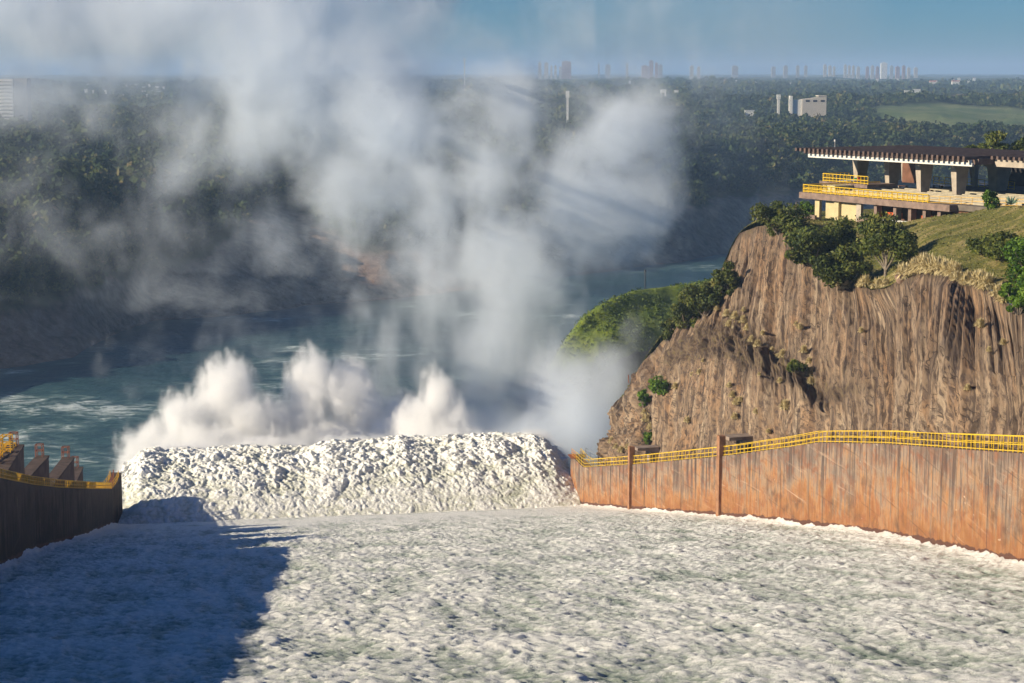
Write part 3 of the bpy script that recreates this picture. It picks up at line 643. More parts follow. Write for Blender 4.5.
# lower storey
pbox('cream_panel', m_cream, (7.0, 17.8, 1.6, 2.0, -5.2, -1.3))
for s in (4.2, 17.9, 10.6): pbox('lower_pier', m_cream if s < 15 else m_col, (s, s + 1.5, .9, 1.56, -6, -1.304))
for s in (23.5, 29.5, 34.0, 38.3, 42.6): pbox('lower_pier', m_slab, (s, s + .9, .9, 2.3, -6, -1.304))
pbox('lower_back_wall', m_brown, (17, SL, 8, 8.4, -6, -1.3)); pbox('lower_side_wall', m_brown, (SL - .4, SL + 5, 2.0, 8, -5, -1.302))
for s0, s1 in ((24.6, 28.8), (35.1, 38.0), (39.4, 42.3)): pbox('orange_seat', m_orange, (s0, s1, 3.2, 4.0, -4.0, -2.9))
pbox('garden_wall', m_slab, (-1.5, 6.6, -1.0, -.4, -7, -4.6)); pbox('garden_wall', m_slab, (19, 34, .3, .8, -7, -4.3)); 
pbox('lower_coping', m_white, (26, SL, .2, 1.0, -4.28, -4.05))
# raised terrace at the far left corner
s_a, n_a = pside(818, 190, 0)
pbox('raised_terrace', m_cream, (s_a + 3, s_a + 7, n_a - 1, n_a + 4, 0.004, 1.3)); 
for (ua, ub) in ((839, 846), (847.5, 853)):
    sa, na = pside(ua, 187, 0); sb = sa + (ub - ua) * .42
    pbox('white_counter', m_white, (sa, sb, na, na + 1.5, .004, 1.55))
sa, na = pside(817, 187.5, 0); sb, nb_ = pside(853, 186, 0)
PA, PB_ = (sa, na), (sb, nb_)
pbox('upper_deck', m_slab, (sa - .5, sa + 16, na + 1, na + 9, .6, 1.4))
railing('railing', [PM((sa, na + 9, 1.4)), PM((sa, na + 1.2, 1.4)), PM((sa + 8, na + 1.2, 1.4)), PM((sa + 16, na + 1.2, 1.4))], m_yel, pv, 1.75, 1.2, .09, rails=(.15, .5, 1.0))
# roof: fascia along the terrace side, ribs crossing it, posts beneath
zr = 6.6; F0 = atZ(808, 157.2, ZD + zr); F1 = atZ(972, 166.6, ZD + zr)
fs0 = float((F0[:2] - O_) @ pt); fn0 = float((F0[:2] - O_) @ pb_); fs1 = float((F1[:2] - O_) @ pt); fn1 = float((F1[:2] - O_) @ pb_)
fn = (fn0 + fn1) / 2
def RM(q):   # roof frame: slight skew of the fascia kept
    t = (q[0] - fs0) / (fs1 - fs0); n = fn0 + (fn1 - fn0) * t + q[1]; return PM((q[0], n, q[2]))
mb = MB(); mb.box(fs0, fs1, 0, .5, zr, zr + .75, RM)
nrib = 34; st_ = (fs1 - fs0) / nrib
for k in range(nrib): mb.box(fs0 + st_ * (k + .30), fs0 + st_ * (k + .66), .02, .52, zr + .752, zr + 1.35, RM)
mb.build('fascia', m_white, pv)
roof = MB(); roof.box(fs0 - 1.2, fs1 + .2, 1.6, 30, zr + .35, zr + 1.5, RM); roof.box(fs1 + .2, fs1 + 32, 6.5, 30, zr + .35, zr + 1.5, RM); rf = roof.build('roof', m_roof, pv)
ribm = MB(); ribm.box(-.26, .26, 0, 33.2, 0, .62); rib_me = None
for k in range(nrib + 22):
    s = fs0 - 3.0 + st_ * (k + .5); n0_ = -1.6 if s < fs1 else 4.6
    mb = MB(); mb.box(s - st_ * .2, s + st_ * .2, n0_, 31.5, zr + 1.36, zr + 2.05, RM)
    if s < fs1 and s > fs0: mb.box(s - st_ * .2, s + st_ * .2, n0_, n0_ + .5, zr + .95, zr + 1.36, RM)
    mb.build('roof_rib', m_roof, rf)
pbox('edge_beam', m_col, (0, .1, 0, .1, -3, -2.9)) if False else None
mb = MB(); mb.box(fs1 + .6, fs1 + 30, 5.6, 6.4, zr - .1, zr + 1.3, RM); mb.build('edge_beam', m_col, pv)
def column(s, n, w0, w1, dp, m=m_col):
    mb = MB(); p = [(s - w0 / 2, n, 0), (s + w0 / 2, n, 0), (s + w0 / 2, n + dp * .7, 0), (s - w0 / 2, n + dp * .7, 0), (s - w1 / 2, n - .6, zr + .34), (s + w1 / 2, n - .6, zr + .34), (s + w1 / 2, n + dp, zr + .34), (s - w1 / 2, n + dp, zr + .34)]
    mb.hexa([PM(q) for q in p]); return mb.build('column', m, pv)
cols_sn = []
for u_, v_ in ((856, 184.6), (887.5, 189), (919, 193.2), (954.5, 196)):
    s_, n_ = pside(u_, v_, 0); cols_sn.append((s_, n_)); column(s_, n_, 1.2, 1.8, 3.2)
s5, n5 = pside(993, 190.5, 0); column(s5, n5, 2.4, 3.6, 4.0)
mb = MB(); mb.hexa([PM(q) for q in [(s5 - 1.8, n5 - .6, zr - 1.6), (s5 + 1.8, n5 - .6, zr - 1.6), (s5 + 1.8, n5 + 4, zr - 1.6), (s5 - 1.8, n5 + 4, zr - 1.6), (s5 - 4.5, n5 - 1.5, zr + .33), (s5 + 4.5, n5 - 1.5, zr + .33), (s5 + 4.5, n5 + 5, zr + .33), (s5 - 4.5, n5 + 5, zr + .33)]]); mb.build('capital', m_col, pv)
for u_, v_ in ((974, 187), (903, 181), (897.5, 180)): 
    s_, n_ = pside(u_, v_, 0); column(s_, n_, .9, .9, .9)
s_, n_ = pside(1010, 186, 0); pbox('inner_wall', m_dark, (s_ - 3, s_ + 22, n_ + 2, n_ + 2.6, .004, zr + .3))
s_, n_ = pside(893, 183, 0); pbox('inner_wall', m_brown, (s_ - 1.5, s_ + 3.4, n_ + 4, n_ + 4.4, .004, zr + .3))
# inner yellow rails and benches on the floor
sa, na = pside(927, 184, 0); sb, nb_ = pside(1018, 186, 0)
railing('railing', [PM((sa, na + 2, 0)), PM((sa + 26, na + 2, 0))], m_yel, pv, 1.7, 1.8, .08)
# long low steps that cross the terrace
for k in range(9):
    mb = MB(); mb.box(2 + k * .6, SL + 6 + k, 4.5 + k * 3.3, 5.3 + k * 3.3, .004, .42, PM); mb.build('terrace_step', plain('pale_stone', (0.40, 0.35, 0.25), 0.85, 0.2) if k == 0 else bpy.data.materials['pale_stone'], pv)
# small mast on the roof corner
mb = MB(); q = RM((fs0 - .5, 8, zr + 2.05)); mb.bar(q, (q[0], q[1], q[2] + 1.6), .06); mb.bar((q[0], q[1], q[2] + 1.3), (q[0], q[1], q[2] + 1.75), .22, 6); mb.build('roof_light', m_white, pv)
# waste bins and boards
def bin_(u_, v_, m, label):
    s_, n_ = pside(u_, v_, 0); P = PM((s_, n_, .03)); r = empty('waste_bin', P); tag(r, label, 'bin', 'waste bins between the pavilion columns')
    mb = MB(); mb.bar((0, 0, 0), (0, 0, 1.5), .42, 12, .5); mb.build('bin_body', m, r); mb = MB(); mb.bar((0, 0, 1.5), (0, 0, 1.7), .55, 12, .3); mb.build('lid', m, r); return r
bin_(855.5, 185.5, m_green, 'green bin at the foot of the leftmost pavilion column'); bin_(858.5, 185, m_red, 'red bin right of the leftmost pavilion column')
bin_(888.5, 188.6, m_red, 'red bin at the foot of the second pavilion column'); bin_(891.3, 187.5, m_green, 'green bin behind the second pavilion column')
for u_, v_, lab in ((903, 188, 'dark bench on the terrace between second and third columns'), (927, 192, 'dark bench on the terrace right of the third column'), (938, 188, 'dark bench behind the third and fourth columns'), (966, 192, 'dark bench on the terrace right of the fourth column')):
    s_, n_ = pside(u_, v_, 0); P = PM((s_, n_, .03)); r = empty('bench', P, math.atan2(pt[1], pt[0])); tag(r, lab, 'bench', 'benches on the pavilion terrace')
    mb = MB(); mb.box(-1.5, 1.5, -.3, .3, .42, .5); mb.build('seat', m_brown, r)
    for x in (-1.2, 1.2): mb = MB(); mb.box(x - .1, x + .1, -.28, .28, 0, .42); mb.build('leg', m_col, r)

# ================================================================== VEGETATION
def leaf_mat(name, a, b_, c_):
    m, nt, b = mat(name); at = attr(nt, 'tint')
    nt.links.new(ramp(nt, at, [(0.15, a), (0.5, b_), (0.9, c_)]), b.inputs['Base Color']); b.inputs['Roughness'].default_value = 0.6
    tr = N(nt, 'ShaderNodeBsdfTranslucent'); nt.links.new(ramp(nt, at, [(0.15, a), (0.9, c_)]), tr.inputs[0]); mx = N(nt, 'ShaderNodeMixShader', ins={0: 0.25})
    nt.links.new(b.outputs[0], mx.inputs[1]); nt.links.new(tr.outputs[0], mx.inputs[2]); nt.links.new(mx.outputs[0], nt.nodes['Material Output'].inputs[0])
    return m
m_leaf = leaf_mat('olive_leaves', (0.035, 0.055, 0.014), (0.10, 0.13, 0.025), (0.22, 0.22, 0.05))
m_leafd = leaf_mat('dark_leaves', (0.028, 0.042, 0.012), (0.075, 0.10, 0.02), (0.17, 0.175, 0.04))
m_leafb = leaf_mat('bright_leaves', (0.04, 0.09, 0.010), (0.10, 0.19, 0.02), (0.20, 0.30, 0.04))
m_leafh = leaf_mat('scrub_leaves', (0.035, 0.06, 0.012), (0.085, 0.13, 0.018), (0.17, 0.22, 0.04))
m_lawn = leaf_mat('lawn_blades', (0.08, 0.09, 0.02), (0.17, 0.17, 0.04), (0.34, 0.28, 0.11))
m_straw = leaf_mat('dry_straw', (0.34, 0.26, 0.12), (0.58, 0.47, 0.24), (0.76, 0.66, 0.40)); m_bark = plain('bark', (0.22, 0.18, 0.14), 0.9, 0.3)
def crown_mesh(name, rx, ry, rz, n, leaf, m, parent, base=0.0, nclump=14, seed=0):
    g = np.random.default_rng(seed); th = g.uniform(0, 2 * math.pi, nclump); ph = np.arccos(g.uniform(-.35 if base else -.95, 1, nclump)); rr = g.uniform(.25, .95, nclump)
    cc = np.stack([np.cos(th) * np.sin(ph) * rr * rx, np.sin(th) * np.sin(ph) * rr * ry, base + rz * (.5 + .5 * np.cos(ph) * rr)], 1); cs = g.uniform(.12, .46, nclump) * (1.0 if base else 1.1) * min(rx, ry, rz * 1.2)
    k = g.integers(0, nclump, n); d = g.normal(size=(n, 3)); d /= np.linalg.norm(d, axis=1)[:, None]; P = cc[k] + d * (cs[k] * g.uniform(.35, 1.25, n) ** .6)[:, None] * np.array([1, 1, .8])
    P[:, 2] = np.maximum(P[:, 2], base * .3 + .1)
    nm = d + g.normal(size=(n, 3)) * .7; nm /= np.linalg.norm(nm, axis=1)[:, None]; a = np.cross(nm, g.normal(size=(n, 3))); a /= np.linalg.norm(a, axis=1)[:, None]; b = np.cross(nm, a)
    s = (leaf * g.uniform(.6, 1.3, n))[:, None]; v = np.stack([P - a * s, P + b * s * .55, P + a * s, P - b * s * .55], 1).reshape(-1, 3)
    tint = np.repeat(np.clip(.5 + g.normal(0, .18, n) + g.normal(0, .16, nclump)[k], 0, 1), 4)
    return link_mesh(name, v, np.arange(4 * n).reshape(n, 4), m, parent, attrs={'tint': tint}), cc
def plant(kind, loc, rx, ry, rz, n, leaf, m, label, cat, group=None, base=0.0, seed=0, limb_m=None, pale=False, nclump=14):
    r = empty(kind, loc); tag(r, label, cat, group); c, cc = crown_mesh('crown', rx, ry, rz, n, leaf, m, r, base, nclump, seed)
    mb = MB(); tr = max(.09, rz * .035)
    mb.bar((0, 0, -1.2), (0, 0, base + rz * (.35 if base else .2)), tr, 7, tr * .7)
    for q in cc[:9]: mb.bar((0, 0, base * .7 + .1), tuple(q * [1.0, 1.0, 1.0]), tr * .55, 5, tr * .2)
    mb.build('trunk', limb_m or m_bark, r); return r
def P3(u, v, Y): return atY(u, v, Y)
# (u, v of foot, Y, half width px, height px, ...)
_SURF = np.concatenate([CV.reshape(-1, 3), GS[:, 1:].reshape(-1, 3)]); _f = (_SURF - [0, 0, CZ]) @ FW; _u = 512 + FPX * _SURF[:, 0] / _f; _v = 341.5 - FPX * ((_SURF - [0, 0, CZ]) @ UP) / _f
def ground_at(u, v, Y):
    e = (_u - u) ** 2 + (_v - v) ** 2; ok = e < 9
    if not ok.any(): return P3(u, v, Y)
    idx = np.where(ok)[0]; return _SURF[idx[np.argmin(_f[idx])]]
def bush(u, v, Y, wpx, hpx, m, label, seed, kind='bush', group=None, n=2600, leaf=.42, depth=None, nclump=16, base=0):
    G = ground_at(u, v, Y); Y = G[1]; k = Y / FPX; n = int(n * 1.7); wpx *= 1.0; leaf *= .8; n = int(n * 1.15); G = G - np.array([0, 0, 0 if base else hpx * k * .10]); return plant(kind, G, wpx * k, (depth or wpx) * k, hpx * k, n, leaf, m, label, 'tree' if 'tree' in kind else kind, group, base, seed, nclump=int(nclump * 1.6))
bush(778, 232, 428, 26, 38, m_leafd, 'dark rounded bush at the left end of the terrace with wooden posts beside it', 1, n=3200, group='bushes round the pavilion')
bush(808, 214, 406, 10, 16, m_leafb, 'bright green shrub tucked under the left corner of the terrace', 2, n=900, group='bushes round the pavilion')
bush(812, 262, 386, 30, 42, m_leaf, 'olive green bush spilling over the cliff edge below the cream wall', 3, n=3600, group='bushes on the cliff edge')
bush(846, 284, 356, 25, 44, m_leafd, 'brownish dark bush hanging on the cliff edge left of the leafy tree', 4, n=3000, group='bushes on the cliff edge')
bush(884, 274, 352, 31, 52, m_leaf, 'spreading leafy tree with pale limbs at the cliff edge before the pavilion', 5, kind='small_tree', n=3800, leaf=.40, base=1.2)
bush(880, 232, 374, 22, 22, m_leafd, 'thin grey-green shrub reaching up to the yellow terrace railing', 6, n=900, leaf=.4, group='bushes round the pavilion')
bush(990, 207, 338, 8.5, 25, m_leafb, 'small bright conical tree at the right end of the terrace', 7, kind='small_tree', n=1300, leaf=.33)
bush(1004, 258, 283, 24, 38, m_leaf, 'olive bush on the lawn right of the dry grass', 8, n=2600, leaf=.34, group='bushes on the lawn')
bush(1030, 275, 268, 34, 62, m_leafb, 'large bright green bush at the right edge of the picture', 9, n=4500, leaf=.34, group='bushes on the lawn')
bush(1018, 312, 250, 17, 48, m_leafb, 'bright bush hanging over the cliff rim at the far right', 10, n=2400, leaf=.32, group='bushes on the cliff edge')
bush(1060, 300, 245, 28, 50, m_leafd, 'dark bush behind the hanging bright one at far right', 31, n=1800, leaf=.34, group='bushes on the lawn')
for k_, (u, w_, h_, v, lab) in enumerate(((972, 15, 24, 160, 'rounded treetop rising behind the pavilion roof, leftmost of three'), (997, 17, 25, 161, 'rounded treetop rising behind the pavilion roof, middle of three'), (1026, 18, 29, 163, 'rounded treetop behind the pavilion roof at the right edge'))):
    Y = 440; kx = Y / FPX; P = P3(u, v + 16, Y); plant('tree', (P[0], P[1], 97), w_ * kx * 1.1, w_ * kx, (h_ + 20) * kx, 2600, .42, m_leaf, lab, 'tree', 'trees behind the pavilion', base=P[2] - 97, seed=40 + k_, nclump=18)
bush(706, 312, 432, 19, 44, m_leafd, 'tall dark tree clump on the shoulder beside the upper cliff face', 11, kind='tree', n=3600, group='dark trees on the cliff shoulder')
bush(684, 326, 440, 17, 40, m_leafd, 'dark tree on the shoulder left of the tallest clump', 12, kind='tree', n=2800, group='dark trees on the cliff shoulder')
bush(725, 290, 425, 13, 34, m_leafd, 'dark tree pressed against the upper cliff face', 13, kind='tree', n=2000, group='dark trees on the cliff shoulder')
bush(668, 336, 446, 9, 22, m_leafd, 'small dark bush at the lower left foot of the shoulder trees', 14, n=1100, group='dark trees on the cliff shoulder')
bush(656, 392, 446, 12, 20, m_leafb, 'bright green grassy bush on the low cliff spur', 15, n=1500, leaf=.3)
bush(643, 404, 430, 6, 22, m_leafb, 'narrow bright green shrub down the gully of the spur', 16, n=700, leaf=.3)
bush(797, 240, 400, 15, 22, m_leaf, 'olive shrub on the rock edge just left of the cream wall bushes', 51, n=1500, group='bushes on the cliff edge')
bush(830, 278, 370, 20, 30, m_leafd, 'dark shrub low on the cliff edge between the two larger bushes', 52, n=2000, group='bushes on the cliff edge')
bush(905, 262, 345, 13, 24, m_leaf, 'olive shrub at the right foot of the leafy tree', 53, n=1200, group='bushes on the cliff edge')
bush(842, 242, 378, 20, 26, m_leaf, 'grey-green shrub under the middle of the terrace', 54, n=1700, group='bushes round the pavilion')
bush(982, 252, 300, 16, 20, m_leaf, 'low olive shrub on the lawn left of the bigger lawn bush', 55, n=1300, leaf=.34, group='bushes on the lawn')
bush(797, 370, 330, 10, 14, m_leaf, 'green shrub on the rubble ledge among the straw tufts', 56, n=700, leaf=.3)
bush(648, 440, 396, 6, 14, m_leafb, 'small green shrub in the gully behind the first wall pier', 57, n=500, leaf=.3)
bush(1012, 300, 250, 12, 22, m_leafb, 'bright shrub on the rim right of the golden grass', 58, n=1100, leaf=.32, group='bushes on the cliff edge')
# agave by the terrace
ag = MB(); g_ = random.Random(3)
for k in range(22):
    a = k * 2.4; l_ = g_.uniform(1.2, 1.9); e = g_.uniform(.3, 1.2); tip = (math.cos(a) * l_ * math.cos(e), math.sin(a) * l_ * math.cos(e), l_ * math.sin(e)); ag.bar((0, 0, 0), (tip[0] * .5, tip[1] * .5, tip[2] * .6), .05, 4, .16); ag.bar((tip[0] * .5, tip[1] * .5, tip[2] * .6), tip, .16, 4, .02)
P = P3(1011, 204.5, 332); tag(ag.build('agave', plain('agave_leaf', (0.16, 0.24, 0.17), 0.6, 0.15), None), 'blue-green spiky agave beside the terrace end', 'plant'); bpy.data.objects['agave'].location = tuple(P)
# dry grass tufts
def tuft_mesh(seed, n=420, r=.85, h=1.25):
    g = np.random.default_rng(seed); a = g.uniform(0, 2 * math.pi, n); e = g.uniform(.15, 1.45, n); L = g.uniform(.6, 1.1, n)
    b0 = np.stack([np.cos(a), np.sin(a), 0 * a], 1) * (g.uniform(0, .25, n) * r)[:, None]; d = np.stack([np.cos(a) * np.cos(e) * r, np.sin(a) * np.cos(e) * r, np.sin(e) * h], 1) * L[:, None]
    sd = np.stack([-np.sin(a), np.cos(a), 0 * a], 1) * .055; m1 = b0 + d * .6 + [0, 0, .12]; tp = b0 + d + np.array([0, 0, -.22]) * (np.cos(e))[:, None]
    v = np.stack([b0 - sd, b0 + sd, m1 + sd, m1 - sd, tp], 1).reshape(-1, 3); k = np.arange(n)[:, None] * 5
    f = [tuple(q) for q in (k + [0, 1, 2, 3])] + [tuple(q) for q in (k + [3, 2, 4])]
    return v, f, np.repeat(np.clip(.5 + g.normal(0, .2, n), 0, 1), 5)
tm = []
for sd in range(4):
    v, f, t = tuft_mesh(60 + sd); o = link_mesh('grass_tuft', v, f, m_straw, attrs={'tint': t}); tm.append(o)
used = set(); g_ = random.Random(11)
def tuft(u, v, px, label, group, P=None, kind=0):
    if P is None: P, n_ = cliff_at(u, v); P = P + n_ * .15
    k = g_.randrange(4); f = (CZ - P[2]) and P[1]; sc_ = px * .72 * P[1] / FPX / .85
    if k not in used: o = tm[k]; used.add(k)
    else: o = tm[k].copy(); COL.objects.link(o)
    o.location = tuple(map(float, P - np.array([0, 0, .1 * sc_]))); o.rotation_euler = (0, 0, g_.uniform(0, 6.28)); o.scale = (sc_,) * 3
    tag(o, label, 'grass tuft', group); return o
GF = 'dry grass tufts growing on the cliff face'
for u, v, px in ((676, 388, 7), (700, 374, 6), (730, 387, 6), (733, 397, 7), (741, 402, 6), (738, 404, 8), (689, 422, 7), (786, 409, 11), (757, 413, 6), (735, 419, 7), (780, 383, 6), (683, 448, 8), (770, 432, 5), (693, 376, 5), (704, 362, 4), (761, 376, 4)):
    tuft(u, v, px, 'small dry straw-coloured grass tuft on the middle of the cliff face', GF)
for u, v, px in ((718, 310, 6), (727, 316, 8), (735, 319, 9), (744, 322, 8), (738, 328, 9), (729, 326, 7), (747, 330, 8), (752, 342, 7), (758, 347, 8), (763, 335, 5), (712, 303, 6), (744, 312, 5), (772, 352, 6), (783, 357, 9), (790, 363, 8), (797, 370, 7), (803, 352, 8), (809, 363, 7), (811, 375, 9), (800, 329, 7), (797, 326, 5), (812, 384, 8), (778, 359, 6)):
    tuft(u, v, px, 'dry straw-coloured grass tuft on the rubble ledge crossing the cliff', 'dry grass tufts on the rubble ledge')
for u, v, px in ((612, 443, 7), (617, 448, 6), (622, 452, 7), (628, 449, 6), (647, 421, 9), (650, 430, 8), (646, 414, 7), (606, 450, 6), (655, 440, 6), (633, 455, 6)):
    tuft(u, v, px, 'dry straw-coloured grass tuft on the low rock spur', 'dry grass tufts on the rock spur')
for u, v, px in ((981, 328, 10), (968, 390, 7), (1004, 345, 7), (862, 332, 6), (990, 352, 6)):
    tuft(u, v, px, 'dry yellow-green grass tuft on the right part of the cliff face', 'dry grass tufts on the right of the cliff')
for u, v, px in ((902, 268, 15), (911, 263, 15), (920, 260, 17), (930, 258, 18), (940, 261, 16), (948, 264, 15), (935, 267, 17), (924, 268, 16), (914, 271, 14), (955, 266, 15), (963, 265, 13), (958, 262, 13), (945, 272, 11), (971, 277, 11), (984, 276, 16), (993, 282, 15), (978, 283, 14), (987, 290, 13), (1000, 296, 13), (1004, 303, 12), (958, 282, 10), (966, 285, 10), (905, 262, 11)):
    P, n_ = cliff_at(u, v); tuft(u, v, px * 1.15, 'large golden dry grass clump along the cliff rim below the lawn', 'golden grass clumps on the cliff rim', P + np.array([0, .5, .1]))
for u, v, px in ((838, 286, 12), (846, 289, 11), (870, 282, 13), (877, 279, 12), (885, 283, 10), (830, 280, 9), (862, 287, 10), (775, 222, 7), (783, 231, 8)):
    P, n_ = cliff_at(u, v); tuft(u, v, px, 'golden dry grass clump on the rim beneath the bushes', 'golden grass clumps under the bushes', P + np.array([0, .5, .1]))
# short grass blades on the lawn rim and headland: scattered leaf clumps, nobody could count them
def scatter(name, pts, size, m, label, per=1, flat=.6, seed=5, kind='stuff'):
    g = np.random.default_rng(seed); pts = np.repeat(pts, per, 0); n = len(pts); P = pts + g.normal(size=(n, 3)) * size * .9 * [1, 1, flat] + [0, 0, size * .35]
    nm = g.normal(size=(n, 3)) + [-.5, -.5, .6]; nm /= np.linalg.norm(nm, axis=1)[:, None]; a = np.cross(nm, g.normal(size=(n, 3))); a /= np.linalg.norm(a, axis=1)[:, None]; b = np.cross(nm, a); s = (size * g.uniform(.5, 1.2, n))[:, None]
    v = np.stack([P - a * s, P + b * s * .6, P + a * s, P - b * s * .6], 1).reshape(-1, 3); t = np.repeat(np.clip(.5 + g.normal(0, .2, n) + .5 * fbm(pts / 5, 2), 0, 1), 4)
    return tag(link_mesh(name, v, np.arange(4 * n).reshape(n, 4), m, attrs={'tint': t}), label, kind=kind)
hm = (upm > .4) & (RNG.random(upm.shape) < .8 * sstep(-.25, .3, fbm(V3(HS[..., 0] / 9, HS[..., 1] / 9), 3))); scatter('undergrowth', HS[hm], .42, m_leafh, 'bright green scrub covering the headland', 1, .7)
gi = RNG.integers(0, 500, 16000); gj = RNG.integers(0, 90, 16000); scatter('grass', GS[gi, gj], .2, m_straw if False else m_lawn, 'short olive grass on the lawn above the cliff', 1, .3, 6)
# wooden posts by the left bush, navigation pole, spur fence
fe = empty('wooden_fence', P3(757, 222, 420)); tag(fe, 'short rustic wooden fence at the left of the dark terrace bush', 'fence'); fe['kind'] = 'thing'
L0 = fe.location.copy()
for k, (u, v) in enumerate(((757, 221), (764, 219), (772, 217), (789, 214), (796, 213))):
    P = P3(u, v, 419 - k); mb = MB(); q = Vector(P) - L0; mb.bar(q - Vector((0, 0, 1)), q + Vector((0, 0, 2.3)), .17, 6); mb.build('post', m_bark, fe)
mb = MB(); a, b = Vector(P3(757, 216, 419)) - L0, Vector(P3(796, 208, 415)) - L0; mb.bar(a, b, .06); mb.bar(a - Vector((0, 0, .9)), b - Vector((0, 0, .9)), .06); mb.build('rail', m_bark, fe)
P = P3(645, 292, 557); mb = MB(); mb.bar(P - [0, 0, 2], P + [0, 0, 5.5], .16, 8); mb.bar(P + [0, 0, 5.5], P + [0, 0, 6.6], .3, 8); tag(mb.build('navigation_pole', plain('dark_metal', (0.05, 0.05, 0.055), 0.5), None, loc=P), 'slim dark pole standing on the green headland', 'pole')
fe2 = empty('cable_fence', P3(629, 379, 445)); tag(fe2, 'thin leaning cable fence on the low cliff spur', 'fence'); fe2['kind'] = 'thing'; L0 = fe2.location.copy(); m_gal = bpy.data.materials['galvanised']
pts_ = [P3(629, 381, 432), P3(641, 374, 444), P3(652, 368, 452), P3(660, 366, 456)]
for k, P in enumerate(pts_): q = Vector(P) - L0; mb = MB(); mb.bar(q - Vector((0, 0, .5)), q + Vector((-.2, 0, 1.5)), .1, 6); mb.build('post', m_rust if k == 0 else m_gal, fe2)
for dz in (.8, 1.4):
    mb = MB()
    for a, b in zip(pts_[:-1], pts_[1:]): mb.bar(Vector(a) - L0 + Vector((-.1, 0, dz)), Vector(b) - L0 + Vector((-.1, 0, dz)), .05)
    mb.build('cable', m_gal, fe2)
# boulders on the rim
m_bo = plain('boulder_rock', (0.30, 0.20, 0.15), 0.9, 0.3, 1.0)
def boulder(P, r, label, seed, name='boulder'):
    import bmesh
    bm = bmesh.new(); bmesh.ops.create_icosphere(bm, subdivisions=3, radius=1); v = np.array([q.co[:] for q in bm.verts]); d = 1 + .35 * fbm(v * 1.3 + seed, 3); 
    f = [tuple(x.index for x in q.verts) for q in bm.faces]; bm.free(); o = link_mesh(name, v * d[:, None] * r * np.array([1, .9, .85]), f, m_bo); o.location = tuple(map(float, P)); return tag(o, label, 'boulder')
P, _n = cliff_at(900, 272); boulder(P + [0, 0, .4], 1.3, 'reddish boulder beside the golden grass on the rim', 1); P, _n = cliff_at(779, 222); boulder(P3(778, 220, 412), 1.3, 'rounded boulder at the left end of the cliff top', 2)

